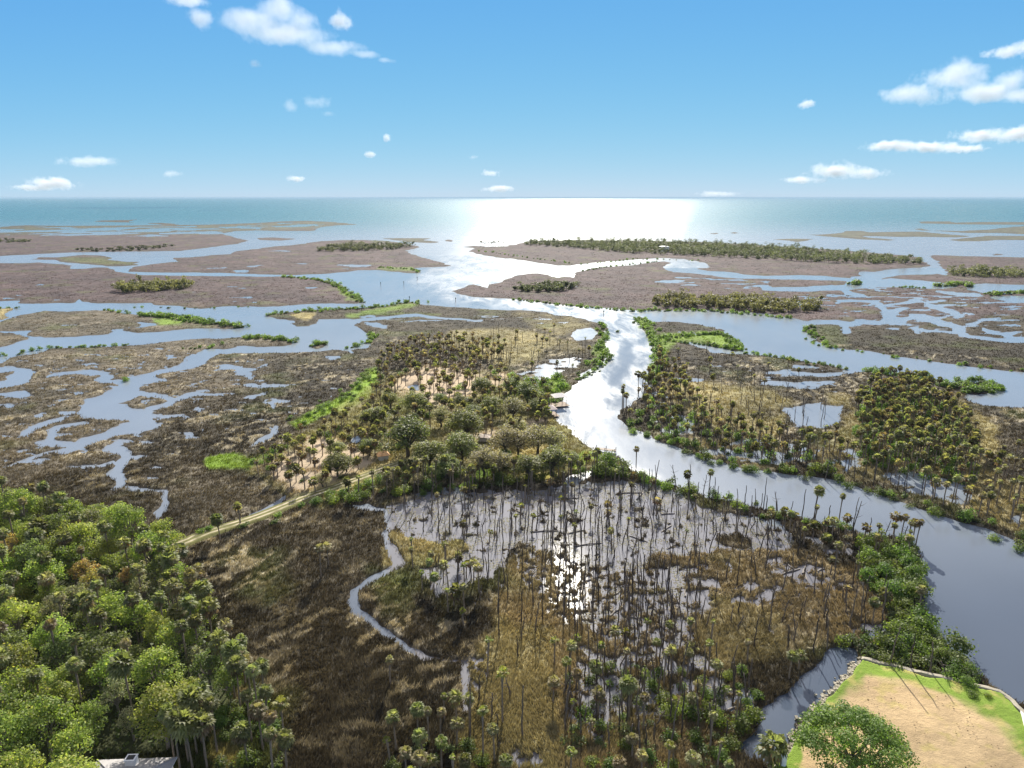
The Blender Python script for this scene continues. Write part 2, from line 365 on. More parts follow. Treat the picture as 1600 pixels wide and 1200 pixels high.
WET = [  # (outline, share of open water, metres per pool, grain stretch)
    ([(0, 560), (300, 545), (420, 560), (420, 640), (300, 700), (240, 770), (150, 740), (0, 730)], 0.21, 4.5, 2.0),
    ([(0, 490), (300, 505), (200, 515), (0, 515)], 0.12, 8, 2.5), ([(60, 545), (400, 530), (280, 565), (100, 590)], 0.10, 7, 2.2),
    ([(420, 590), (560, 560), (560, 600), (440, 680), (380, 680)], 0.15, 4.5, 2),
    ([(0, 430), (500, 440), (540, 470), (0, 475)], 0.10, 22, 2.2), ([(300, 405), (640, 400), (690, 414), (300, 424)], 0.12, 36, 2.0), ([(720, 400), (1000, 385), (1300, 400), (1300, 428), (1100, 405), (900, 410)], 0.09, 40, 1.8),
    ([(1080, 555), (1330, 590), (1330, 620), (1060, 600)], 0.14, 6, 2.2),
    ([(-320, 358), (0, 357), (100, 355), (300, 353), (350, 358), (345, 366), (300, 366), (240, 371), (100, 368), (0, 367), (-320, 371)], 0.66, 105, 1.2),
    ([(330, 352), (400, 349), (480, 347), (540, 351), (490, 357), (400, 360), (340, 360)], 0.48, 95, 1.2),
    ([(0, 461), (40, 462), (45, 468), (30, 472), (0, 474)], 0.55, 22, 3),
    ([(20, 490), (40, 490), (34, 500), (10, 502)], 0.4, 12, 2),
    ([(310, 415), (390, 416), (390, 427), (300, 427)], 0.34, 30, 2.2), ([(520, 411), (580, 411), (580, 421), (540, 423)], 0.50, 26, 2.0),
    ([(360, 460), (400, 458), (400, 478), (360, 478)], 0.30, 10, 2.5), ([(410, 394), (450, 388), (455, 392), (400, 396)], 0.5, 40, 2.0),
    ([(405, 624), (430, 619), (454, 623), (452, 632), (430, 637), (410, 632)], 0.62, 5, 2),
    ([(395, 602), (420, 598), (468, 600), (458, 606), (425, 609), (400, 610)], 0.66, 4, 2.5),
    ([(395, 560), (510, 555), (515, 567), (440, 575), (395, 570)], 0.12, 9, 3),
    ([(560, 488), (700, 492), (860, 490), (900, 500), (880, 512), (700, 507), (590, 514), (565, 506)], 0.24, 10, 3),
    ([(805, 582), (850, 566), (880, 558), (915, 557), (905, 575), (880, 582), (862, 592), (845, 602), (820, 594)], 0.62, 6, 2),
    ([(1120, 510), (1128, 516), (1110, 522), (1045, 526), (1045, 518), (1100, 516)], 0.55, 8, 2),
    ([(1195, 580), (1240, 570), (1310, 575), (1325, 590), (1300, 600), (1270, 612), (1220, 608), (1190, 600)], 0.50, 9, 3),
    ([(1020, 585), (1070, 580), (1110, 590), (1090, 602), (1040, 604)], 0.35, 8, 3), ([(1040, 558), (1080, 556), (1090, 566), (1045, 566)], 0.2, 8, 3),
    ([(1225, 640), (1260, 628), (1318, 634), (1318, 660), (1290, 674), (1240, 668)], 0.85, 10, 1.5),
    ([(1020, 648), (1060, 646), (1085, 655), (1085, 676), (1040, 682), (1022, 668)], 0.72, 7, 1.5),
    ([(1080, 702), (1150, 680), (1215, 690), (1240, 722), (1210, 732), (1140, 722), (1100, 712)], 0.55, 6, 1.5),
    ([(1375, 745), (1420, 733), (1500, 753), (1525, 775), (1510, 792), (1450, 778), (1400, 765)], 0.85, 7, 1.5),
    ([(1190, 690), (1330, 690), (1370, 740), (1290, 742), (1220, 725)], 0.40, 6, 1.5),
    ([(1520, 780), (1600, 800), (1600, 835), (1550, 815)], 0.3, 5, 1.5),
    ([(1010, 615), (1030, 600), (1060, 610), (1050, 640), (1000, 640)], 0.35, 6, 1.5),
    ([(1180, 470), (1330, 445), (1430, 450), (1600, 455), (1600, 545), (1480, 528), (1400, 520), (1330, 500), (1280, 490)], 0.32, 11, 2.4),
    ([(1060, 430), (1200, 437), (1210, 447), (1180, 456), (1080, 448), (1020, 440)], 0.36, 20, 2.2), ([(880, 434), (960, 432), (960, 445), (900, 452)], 0.12, 12, 4),
    # the flooded palm forest
    ([(602, 795), (640, 780), (665, 768), (700, 764), (740, 768), (800, 767), (850, 764), (900, 758), (960, 752), (1010, 754),
      (1060, 765), (1090, 790), (1130, 800), (1180, 806), (1215, 815), (1240, 835), (1250, 852), (1230, 862), (1150, 860),
      (1100, 866), (1060, 872), (1020, 866), (1005, 890), (960, 905), (930, 890), (900, 880), (860, 862), (805, 852), (790, 880),
      (770, 902), (740, 912), (700, 930), (680, 938), (668, 910), (655, 888), (690, 884), (722, 862), (735, 852), (700, 848),
      (650, 846), (622, 830), (600, 830)], 0.84, 2.6, 1.3),
    ([(860, 862), (900, 880), (930, 890), (960, 905), (1005, 890), (1060, 880), (1075, 920), (1090, 960), (1085, 1010),
      (1050, 1025), (1000, 1020), (960, 1005), (930, 1000), (900, 975), (870, 930)], 0.62, 1.7, 1.1),
    ([(800, 860), (860, 862), (880, 940), (900, 985), (850, 960), (810, 900)], 0.42, 1.7, 1.1),
    ([(1000, 890), (1100, 880), (1130, 920), (1110, 960), (1080, 960)], 0.62, 3, 1.5),
    ([(1180, 872), (1230, 868), (1290, 885), (1300, 915), (1260, 925), (1210, 900)], 0.55, 2.6, 1.5),
    ([(1290, 900), (1345, 900), (1345, 935), (1300, 930)], 0.35, 2.2, 1.5), ([(1150, 905), (1230, 915), (1200, 950), (1140, 945)], 0.55, 2.6, 1.5), ([(1100, 870), (1400, 900), (1390, 1000), (1250, 1010), (1110, 1000)], 0.16, 2.4, 1.4),
    ([(1340, 975), (1390, 975), (1380, 1000), (1345, 1003)], 0.7, 3, 1.5), ([(1245, 835), (1320, 845), (1350, 870), (1290, 868)], 0.6, 4, 2),
    ([(900, 1010), (1000, 1020), (1090, 1010), (1130, 1050), (1180, 1080), (1180, 1130), (1100, 1110), (1050, 1120), (960, 1130), (900, 1090)], 0.62, 3.0, 1.2),
    ([(880, 1070), (950, 1070), (960, 1150), (940, 1165), (880, 1130)], 0.5, 2.4, 1.2), ([(770, 1150), (850, 1180), (850, 1215), (800, 1200)], 0.5, 2.2, 1.3),
    ([(725, 1030), (770, 1010), (780, 1050), (740, 1100)], 0.35, 2, 1.2), ([(700, 935), (760, 915), (800, 900), (780, 950), (740, 950)], 0.25, 2.2, 1.3),
]
MOUNDS = [  # grass standing out of the flooded wood
    [(606, 836), (613, 832), (622, 833), (650, 847), (690, 851), (722, 843), (735, 851), (716, 866), (690, 882), (650, 884), (628, 872), (622, 854)],
    [(1115, 845), (1125, 836), (1150, 835), (1172, 842), (1178, 852), (1160, 857), (1130, 853)],
    [(690, 834), (700, 832), (708, 835), (698, 838)], [(880, 812), (898, 809), (914, 812), (900, 819)], [(990, 794), (1006, 793), (1004, 800), (992, 800)],
    [(1006, 815), (1014, 812), (1012, 824), (1000, 822)],
]
LAWN = [(1345, 1039), (1360, 1042), (1420, 1057), (1480, 1071), (1520, 1081), (1560, 1092), (1580, 1107), (1600, 1127), (1920, 1330), (1920, 1700),
        (1150, 1700), (1195, 1215), (1228, 1188), (1258, 1138), (1298, 1093), (1328, 1062)]
YARD = [(290, 1150), (335, 1120), (385, 1060), (400, 1075), (372, 1130), (385, 1210), (380, 1330), (120, 1330), (130, 1215), (290, 1200)]
HAMMOCK = [(390, 740), (430, 705), (500, 665), (560, 620), (600, 590), (640, 575), (780, 580), (820, 600), (862, 612), (858, 640), (890, 672), (920, 702), (965, 722),
           (900, 735), (850, 752), (740, 752), (640, 760), (560, 775), (500, 795), (450, 775)]

# colours (linear reflectance)
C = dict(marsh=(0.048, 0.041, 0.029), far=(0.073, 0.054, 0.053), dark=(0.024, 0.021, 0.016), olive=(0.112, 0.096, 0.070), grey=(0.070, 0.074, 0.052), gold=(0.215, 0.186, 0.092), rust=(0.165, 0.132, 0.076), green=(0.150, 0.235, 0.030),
         sand=(0.37, 0.270, 0.152), lawn=(0.135, 0.200, 0.030), hsand=(0.375, 0.295, 0.205), mud_shade=(0.052, 0.042, 0.031), forest=(0.040, 0.045, 0.020),
         tan=(0.30, 0.235, 0.145), straw=(0.30, 0.25, 0.11), moss=(0.085, 0.105, 0.030))
ZONES = [  # (outline, colour, softness in px, strength)
    ([(-320, 360), (700, 345), (1000, 372), (1600, 340), (1920, 340), (1920, 470), (1500, 500), (1300, 512), (1000, 492), (700, 470), (500, 480), (0, 480), (-320, 480)], 'far', 9, 1.0),
    ([(-320, 478), (300, 478), (400, 505), (380, 525), (440, 535), (330, 560), (300, 590), (280, 640), (240, 690), (180, 720), (0, 760), (-320, 780)], 'olive', 12, 1.0),
    ([(290, 575), (420, 552), (420, 600), (330, 625), (280, 620)], 'olive', 12, 0.6),
    ([(300, 745), (420, 760), (400, 800), (280, 800), (240, 775)], 'olive', 10, 0.55),
    ([(-320, 358), (0, 354), (330, 350), (562, 344), (562, 354), (400, 362), (330, 366), (0, 367), (-320, 370)], 'grey', 3, 0.9), ([(1180, 340), (1920, 340), (1920, 385), (1180, 385)], 'grey', 3, 0.9), ([(580, 371), (690, 371), (690, 380), (580, 380)], 'grey', 3, 0.9),
    ([(690, 540), (700, 520), (760, 513), (830, 517), (870, 530), (850, 560), (790, 575), (740, 560)], 'gold', 6, 0.9),
    ([(800, 490), (900, 497), (930, 515), (870, 525), (830, 512)], 'gold', 6, 0.55), ([(850, 525), (900, 535), (915, 550), (860, 560)], 'gold', 6, 0.5),
    ([(1040, 598), (1130, 598), (1200, 605), (1235, 625), (1215, 690), (1150, 690), (1080, 650), (1045, 625)], 'gold', 8, 0.95),
    ([(1060, 690), (1210, 680), (1240, 735), (1180, 735), (1090, 710)], 'gold', 8, 0.7),
    ([(1285, 608), (1320, 612), (1335, 640), (1300, 640)], 'gold', 5, 0.9), ([(1512, 650), (1530, 647), (1562, 672), (1555, 688), (1560, 700), (1530, 720), (1515, 690)], 'gold', 4, 1.0),
    ([(1330, 640), (1500, 620), (1530, 690), (1560, 750), (1600, 760), (1620, 850), (1540, 815), (1480, 770), (1330, 750), (1240, 720), (1300, 690)], 'gold', 8, 0.75),
    ([(605, 834), (614, 830), (640, 842), (690, 848), (725, 840), (740, 852), (700, 880), (655, 886), (626, 874), (620, 852)], 'gold', 3, 0.95),
    ([(596, 855), (608, 852), (620, 880), (610, 893), (598, 885)], 'gold', 3, 0.9),
    ([(735, 1035), (760, 990), (775, 940), (795, 885), (850, 855), (880, 930), (905, 985), (945, 1005), (930, 1050), (900, 1080), (880, 1120), (980, 1160), (980, 1230), (840, 1260), (690, 1260), (735, 1110)], 'gold', 11, 0.85),
    ([(870, 885), (1085, 885), (1125, 1040), (1185, 1120), (1120, 1230), (880, 1230), (860, 1000)], 'rust', 11, 0.75), ([(560, 880), (640, 900), (660, 960), (600, 960)], 'moss', 11, 0.4),
    ([(790, 890), (850, 855), (880, 930), (905, 985), (800, 980), (770, 960)], 'rust', 8, 0.8),
    ([(1010, 868), (1080, 848), (1130, 852), (1200, 855), (1260, 870), (1340, 890), (1395, 930), (1405, 970), (1370, 1000), (1310, 1000), (1260, 1015), (1180, 1040), (1120, 1045), (1090, 1000), (1125, 930), (1080, 905)], 'rust', 8, 0.9),
    ([(1100, 930), (1220, 960), (1230, 1030), (1120, 1050), (1080, 1000)], 'gold', 8, 0.5),
    ([(318, 720), (340, 712), (360, 710), (385, 718), (400, 722), (392, 735), (360, 736), (330, 734)], 'green', 3, 1.0),
    ([(395, 722), (430, 705), (470, 690), (480, 696), (440, 715), (405, 730)], 'green', 4, 0.8),
    ([(455, 660), (490, 640), (540, 620), (560, 600), (575, 580), (590, 575), (592, 600), (575, 625), (540, 640), (500, 655), (465, 672)], 'green', 4, 1.0),
    ([(540, 493), (570, 487), (640, 474), (655, 478), (600, 490), (545, 500)], 'green', 3, 0.6), ([(455, 493), (470, 490), (490, 490), (485, 500), (465, 499)], 'straw', 3, 0.9),
    ([(235, 500), (260, 498), (290, 503), (285, 508), (260, 510), (240, 507)], 'green', 3, 0.8), ([(560, 487), (640, 490), (690, 492), (640, 495), (620, 492)], 'green', 3, 0.5),
    ([(995, 497), (1015, 503), (1020, 525), (1050, 520), (1130, 520), (1160, 540), (1160, 549), (1110, 540), (1050, 534), (1025, 537), (1030, 570), (1022, 560), (1008, 515)], 'green', 3, 0.8),
    ([(1024, 535), (1060, 534), (1050, 545), (1032, 560), (1028, 590), (1022, 580)], 'green', 3, 0.7), ([(925, 545), (945, 530), (945, 560), (925, 555)], 'green', 4, 0.6),
    ([(500, 560), (545, 500), (560, 510), (545, 520)], 'green', 3, 0.0), ([(790, 600), (870, 590), (890, 605), (860, 622), (800, 620)], 'green', 8, 0.7),
    ([(1280, 510), (1310, 508), (1330, 545), (1290, 540)], 'moss', 6, 0.6), ([(645, 418), (660, 425), (600, 423), (590, 419)], 'green', 2, 0.5), ([(535, 446), (567, 472), (540, 470), (525, 450)], 'green', 3, 0.5),
    ([(90, 402), (178, 403), (222, 414), (165, 415), (100, 408)], 'moss', 3, 0.6), ([(0, 482), (22, 482), (10, 500), (0, 500)], 'straw', 3, 0.6),
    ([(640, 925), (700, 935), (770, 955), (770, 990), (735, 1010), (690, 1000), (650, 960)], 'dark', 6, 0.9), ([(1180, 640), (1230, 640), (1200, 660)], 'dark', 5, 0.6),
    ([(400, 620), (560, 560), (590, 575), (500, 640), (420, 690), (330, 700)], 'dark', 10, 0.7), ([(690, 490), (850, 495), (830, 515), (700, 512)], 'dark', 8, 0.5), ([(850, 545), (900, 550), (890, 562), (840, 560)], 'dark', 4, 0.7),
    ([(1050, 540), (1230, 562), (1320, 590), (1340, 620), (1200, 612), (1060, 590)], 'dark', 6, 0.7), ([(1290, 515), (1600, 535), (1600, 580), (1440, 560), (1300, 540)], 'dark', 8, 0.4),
    (HAMMOCK, 'moss', 8, 0.55), (HAMMOCK, 'straw', 8, 0.30),
    ([(395, 732), (440, 707), (470, 692), (520, 690), (560, 700), (585, 720), (560, 742), (500, 770), (460, 772), (420, 748)], 'hsand', 9, 1.0),
    ([(606, 605), (640, 580), (680, 573), (740, 577), (790, 585), (797, 600), (750, 612), (705, 625), (700, 660), (680, 645), (640, 625)], 'hsand', 11, 1.0),
    ([(640, 640), (700, 640), (730, 670), (700, 690), (650, 670)], 'straw', 8, 0.6), ([(700, 690), (830, 660), (860, 655), (850, 665), (720, 705)], 'hsand', 5, 0.9),
    ([(480, 770), (560, 740), (620, 715), (660, 715), (600, 745), (520, 780)], 'straw', 6, 0.8), ([(740, 730), (770, 725), (775, 745), (745, 750)], 'lawn', 4, 1.0), ([(880, 720), (930, 705), (945, 712), (900, 735)], 'lawn', 4, 0.8),
    ([(770, 700), (850, 700), (860, 730), (780, 735)], 'straw', 6, 0.7), ([(660, 730), (700, 728), (700, 745), (665, 745)], 'lawn', 4, 0.6),
    ([(-900, 780), (0, 770), (100, 790), (200, 830), (260, 850), (300, 900), (330, 960), (400, 1060), (430, 1130), (430, 1700), (-900, 1700)], 'forest', 8, 1.0),
    ([(330, 1150), (352, 1148), (372, 1165), (380, 1230), (330, 1240)], 'straw', 6, 0.8), ([(352, 1115), (378, 1075), (392, 1080), (372, 1120)], 'tan', 5, 0.8),
    (LAWN, 'lawn', 2, 1.0),
    ([(1338, 1072), (1352, 1060), (1400, 1078), (1470, 1102), (1520, 1115), (1552, 1140), (1582, 1162), (1605, 1200), (1700, 1500), (1250, 1500), (1262, 1165), (1320, 1095)], 'sand', 10, 1.0),
]


def ground_at(X, Y):
    """height, colour and streak share of the ground at world points"""
    X = np.asarray(X, float); Y = np.asarray(Y, float)
    dist = np.hypot(X, Y)
    wx = np.zeros_like(X); wy = np.zeros_like(X)
    for wl, sd in ((3.0, 1), (8.0, 3), (22.0, 5), (60.0, 7)):
        amp = 0.20 * wl * (1 - sstep(0.02, 0.07, wl / dist)) * (1 if wl < 50 else 0.6)
        wx += amp * noise2(X / wl, Y / wl, sd)
        wy += amp * noise2(X / wl, Y / wl, sd + 50)
    U, V, dep = to_px(X + wx, Y + wy, 0.0)
    R = 12.0
    d = np.full(X.shape, -R)
    for P in LAND:
        d = np.maximum(d, sd_poly(U, V, P, R))
    for S in CREEK:
        d = np.minimum(d, -sd_stroke(U, V, [(a, b, c * 1.22 + 1.0) for a, b, c in S], R))
    for P in PONDS:
        d = np.minimum(d, -sd_poly(U, V, P, R))
    for k, (P, share, ms, stretch) in enumerate(WET):
        q = sd_poly(U, V, P, R)
        idx = np.nonzero(q > -6)[0]
        if idx.size == 0:
            continue
        n = fbm(X[idx] / (ms * stretch), Y[idx] / ms, 100 + k, 4, 0.6)
        thr = np.interp(share, [0, 0.1, 0.25, 0.5, 0.75, 0.9, 1.0], [-1.2, -0.36, -0.19, 0.0, 0.19, 0.36, 0.9])
        n = n - thr + (1 - sstep(-5, 5, q[idx])) * 0.7
        d[idx] = np.minimum(d[idx], n * 14)
    for P in MOUNDS:
        q = sd_poly(U, V, P, R)
        d = np.maximum(d, q)
    lawn = sd_poly(U, V, LAWN, R)
    dh = np.maximum(d, lawn)
    dm = dh * dep / FPX                                  # roughly metres
    z = np.clip(dh * 0.25, -0.7, 0.48)
    ham = sstep(0, 10, sd_poly(U, V, HAMMOCK, R)) * (d > 0)
    z = z + 0.35 * ham * sstep(1, 6, dh) + np.where(lawn > 0, np.clip(lawn * 0.35, 0, 0.9), 0)
    z = z + np.where(dh > 1.5, 0.10 * fbm(X / 4, Y / 4, 21, 3), 0) * (lawn < -1)
    # colour
    col = np.tile(np.array(C['marsh']), (X.size, 1))
    sx = X + 3 * noise2(X / 9, Y / 9, 31); sy = Y + 3 * noise2(X / 9, Y / 9, 32)
    jit = fbm(X / 12, Y / 12, 40, 4, 0.6)
    streak = np.full(X.shape, 0.45)
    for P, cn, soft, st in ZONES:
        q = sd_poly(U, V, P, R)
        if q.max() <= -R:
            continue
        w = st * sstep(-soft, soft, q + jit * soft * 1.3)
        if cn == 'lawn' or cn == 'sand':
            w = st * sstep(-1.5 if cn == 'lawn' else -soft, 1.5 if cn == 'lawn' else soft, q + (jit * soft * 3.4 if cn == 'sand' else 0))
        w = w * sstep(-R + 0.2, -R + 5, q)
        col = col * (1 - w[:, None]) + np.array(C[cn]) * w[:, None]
        if cn in ('sand', 'lawn', 'hsand', 'forest', 'green'):
            streak = streak * (1 - w)
        if cn in ('far',):
            streak = streak * (1 - 0.5 * w)
    lm = np.clip(sstep(0.05, 0.35, fbm(X / 3.5, Y / 3.5, 91, 4, 0.6)) * (lawn > 0.5) * (col[:, 0] < 0.40), 0, 1)[:, None]
    col = col * (1 - 0.65 * lm) + np.array((0.33, 0.27, 0.10)) * 0.65 * lm
    # large natural variation of the vegetation
    big = fbm(X / 45, Y / 45, 60, 4, 0.55)
    mid = fbm(sx / 7, sy / 7, 64, 4, 0.6)
    col = col * (1 + 0.55 * big[:, None] * (1, 0.9, 0.8)) * (1 + 0.40 * mid[:, None])
    gr = sstep(0.12, 0.5, fbm(X / 30, Y / 30, 70, 4)) * (lawn < -1)
    col = col * (1 - 0.4 * gr[:, None]) + np.array(C['moss']) * 0.4 * gr[:, None]
    # flattened pale grass lying in swirls, and darker tussocks
    qx = X + 5 * noise2(X / 11, Y / 11, 81) + 2 * noise2(X / 4, Y / 4, 83); qy = Y + 5 * noise2(X / 11, Y / 11, 82) + 2 * noise2(X / 4, Y / 4, 84)
    ca, sa = math.cos(0.75), math.sin(0.75)
    la = (qx * ca + qy * sa); lb = (-qx * sa + qy * ca)
    sw = fbm(la / 11.0, lb / 2.9, 85, 3, 0.55)
    pt = sstep(-0.12, 0.30, fbm(X / 26, Y / 26, 87, 3))
    swm = (sstep(0.06, 0.24, sw) * (0.15 + 0.85 * pt) * np.clip(streak * 1.6, 0, 1) * (dist < 420) * (1 - sstep(0.07, 0.13, col.mean(1))))[:, None]
    col = col * (1 - 0.85 * swm) + np.array((0.40, 0.35, 0.245)) * 0.85 * swm
    dk = (sstep(0.12, 0.40, -sw) * np.clip(streak * 2, 0, 1))[:, None]
    col = col * (1 - 0.35 * dk)
    streak = np.clip(streak * 2.2, 0.12, 1.0)
    mud_shade = (1 - sstep(0.2, 2.6, dh)) * (lawn < 0)  # bank mud colour with the shade of the water's edge painted in
    col = col * (1 - 0.6 * mud_shade[:, None]) + np.array(C['mud_shade']) * 0.6 * mud_shade[:, None]
    return z, np.clip(col, 0.008, 0.8), streak, dh, U, V


# ------------------------------------------------------------------ mesh helpers
def make_mesh(name, V, F, mats=None, col=None, smooth=False, mat_idx=None, attrs=None):
    """V (n,3), F list of arrays (faces of equal size each); col per vertex (n,3)"""
    me = bpy.data.meshes.new(name)
    V = np.ascontiguousarray(V, dtype=np.float32)
    if not isinstance(F, (list, tuple)):
        F = [F]
    F = [np.asarray(f, dtype=np.int32) for f in F if len(f)]
    loops = np.concatenate([f.ravel() for f in F])
    tot = np.concatenate([np.full(len(f), f.shape[1], np.int32) for f in F])
    start = np.concatenate([[0], np.cumsum(tot)[:-1]]).astype(np.int32)
    me.vertices.add(len(V)); me.vertices.foreach_set('co', V.ravel())
    me.loops.add(len(loops)); me.loops.foreach_set('vertex_index', loops)
    me.polygons.add(len(tot)); me.polygons.foreach_set('loop_start', start)
    try:
        me.polygons.foreach_set('loop_total', tot)
    except Exception:
        pass
    me.polygons.foreach_set('use_smooth', np.full(len(tot), bool(smooth)))
    for m in (mats or []):
        me.materials.append(m)
    if mat_idx is not None:
        me.polygons.foreach_set('material_index', np.asarray(mat_idx, dtype=np.int32))
    if col is not None:
        a = me.attributes.new('Col', 'FLOAT_COLOR', 'POINT')
        c4 = np.ones((len(V), 4), np.float32); c4[:, :3] = col
        a.data.foreach_set('color', c4.ravel())
    for k, v in (attrs or {}).items():
        a = me.attributes.new(k, 'FLOAT', 'POINT')
        a.data.foreach_set('value', np.asarray(v, dtype=np.float32))
    me.update(calc_edges=True)
    me.validate()
    return me


def link(name, me, parent=None, loc=None, rotz=0.0, scale=None):
    o = bpy.data.objects.new(name, me)
    if parent is not None:
        o.parent = parent
    if loc is not None:
        o.location = [float(v) for v in loc]
    if rotz:
        o.rotation_euler = (0, 0, float(rotz))
    if scale is not None:
        o.scale = scale if hasattr(scale, '__len__') else (scale,) * 3
    COL.objects.link(o)
    return o


def tag(o, label=None, cat=None, group=None, kind=None):
    if label: o['label'] = label
    if cat: o['category'] = cat
    if group: o['group'] = group
    if kind: o['kind'] = kind
    return o


class MB:
    """collects vertices, faces and vertex colours of one mesh"""
    def __init__(s):
        s.V = []; s.T = []; s.Q = []; s.C = []; s.n = 0

    def add(s, V, T=None, Q=None, c=(0.2, 0.2, 0.2)):
        V = np.asarray(V, float).reshape(-1, 3)
        if T is not None and len(T): s.T.append(np.asarray(T, int).reshape(-1, 3) + s.n)
        if Q is not None and len(Q): s.Q.append(np.asarray(Q, int).reshape(-1, 4) + s.n)
        c = np.asarray(c, float)
        s.C.append(np.tile(c, (len(V), 1)) if c.ndim == 1 else c)
        s.V.append(V); s.n += len(V)

    def tube(s, pts, rad, k=6, c=(0.2, 0.2, 0.2), cap=True):
        pts = np.asarray(pts, float); rad = np.broadcast_to(np.asarray(rad, float), (len(pts),))
        V = []
        for i, p in enumerate(pts):
            t = pts[min(i + 1, len(pts) - 1)] - pts[max(i - 1, 0)]
            t = t / (np.linalg.norm(t) + 1e-9)
            a = np.cross(t, (0.0, 1.0, 0.0) if abs(t[1]) < 0.9 else (1.0, 0, 0)); a /= np.linalg.norm(a)
            b = np.cross(t, a)
            th = np.arange(k) * 2 * math.pi / k
            V.append(p + rad[i] * (np.cos(th)[:, None] * a + np.sin(th)[:, None] * b))
        V = np.concatenate(V)
        Q = []
        for i in range(len(pts) - 1):
            for j in range(k):
                Q.append((i * k + j, i * k + (j + 1) % k, (i + 1) * k + (j + 1) % k, (i + 1) * k + j))
        T = []
        if cap:
            V = np.concatenate([V, pts[-1:]])
            for j in range(k):
                T.append(((len(pts) - 1) * k + j, (len(pts) - 1) * k + (j + 1) % k, len(V) - 1))
        s.add(V, T, Q, c)

    def box(s, x0, x1, y0, y1, z0, z1, c=(0.3, 0.3, 0.3)):
        V = [(x0, y0, z0), (x1, y0, z0), (x1, y1, z0), (x0, y1, z0), (x0, y0, z1), (x1, y0, z1), (x1, y1, z1), (x0, y1, z1)]
        s.add(V, None, [(0, 3, 2, 1), (4, 5, 6, 7), (0, 1, 5, 4), (1, 2, 6, 5), (2, 3, 7, 6), (3, 0, 4, 7)], c)

    def mesh(s, name, mat, smooth=False):
        F = []
        if s.Q: F.append(np.concatenate(s.Q))
        if s.T: F.append(np.concatenate(s.T))
        return make_mesh(name, np.concatenate(s.V), F, [mat], np.concatenate(s.C), smooth)


# ------------------------------------------------------------------ materials
def new_mat(name):
    m = bpy.data.materials.new(name)
    m.use_nodes = True
    nt = m.node_tree
    nt.nodes.clear()
    out = nt.nodes.new('ShaderNodeOutputMaterial')
    return m, nt, out


def nd(nt, typ, **kw):
    n = nt.nodes.new(typ)
    for k, v in kw.items():
        setattr(n, k, v)
    return n


def mix_rgb(nt, typ, fac, a, b):
    n = nd(nt, 'ShaderNodeMix', data_type='RGBA', blend_type=typ)
    for sock, v in ((0, fac), (6, a), (7, b)):
        if isinstance(v, bpy.types.NodeSocket):
            nt.links.new(v, n.inputs[sock])
        elif sock == 0:
            n.inputs[0].default_value = v
        else:
            n.inputs[sock].default_value = (*v, 1.0)
    return n.outputs[2]


def ramp(nt, src, stops):
    r = nd(nt, 'ShaderNodeValToRGB')
    el = r.color_ramp.elements
    while len(el) < len(stops):
        el.new(0.5)
    for e, (p, c) in zip(el, stops):
        e.position = p
        e.color = (c, c, c, 1) if not hasattr(c, '__len__') else (*c, 1)
    nt.links.new(src, r.inputs[0])
    return r.outputs[0]


def tex_noise(nt, vec, scale, detail=4, rough=0.6, dist=0.0):
    n = nd(nt, 'ShaderNodeTexNoise')
    n.inputs['Scale'].default_value = scale
    n.inputs['Detail'].default_value = detail
    n.inputs['Roughness'].default_value = rough
    n.inputs['Distortion'].default_value = dist
    if vec is not None:
        nt.links.new(vec, n.inputs['Vector'])
    return n


def ground_material():
    m, nt, out = new_mat('ground_cover')
    bs = nd(nt, 'ShaderNodeBsdfPrincipled')
    geo = nd(nt, 'ShaderNodeNewGeometry')
    at = nd(nt, 'ShaderNodeAttribute', attribute_name='Col')
    stv = nd(nt, 'ShaderNodeAttribute', attribute_name='streak')
    fine = tex_noise(nt, geo.outputs['Position'], 0.9, 6, 0.75)
    f = ramp(nt, fine.outputs[0], [(0.30, 0.45), (0.52, 1.0), (0.72, 1.75)])
    c1 = mix_rgb(nt, 'MULTIPLY', stv.outputs['Fac'], at.outputs['Color'], f)
    big = tex_noise(nt, geo.outputs['Position'], 0.045, 12, 0.72)
    f2 = ramp(nt, big.outputs[0], [(0.30, 0.45), (0.50, 1.0), (0.70, 1.7)])
    c2 = mix_rgb(nt, 'MULTIPLY', stv.outputs['Fac'], c1, f2)
    nt.links.new(c2, bs.inputs['Base Color'])
    bs.inputs['Roughness'].default_value = 0.95
    bs.inputs['Specular IOR Level'].default_value = 0.12
    bmp = nd(nt, 'ShaderNodeBump')
    bmp.inputs['Strength'].default_value = 0.55
    bmp.inputs['Distance'].default_value = 0.8
    nt.links.new(fine.outputs[0], bmp.inputs['Height'])
    nt.links.new(bmp.outputs[0], bs.inputs['Normal'])
    nt.links.new(bs.outputs[0], out.inputs[0])
    return m


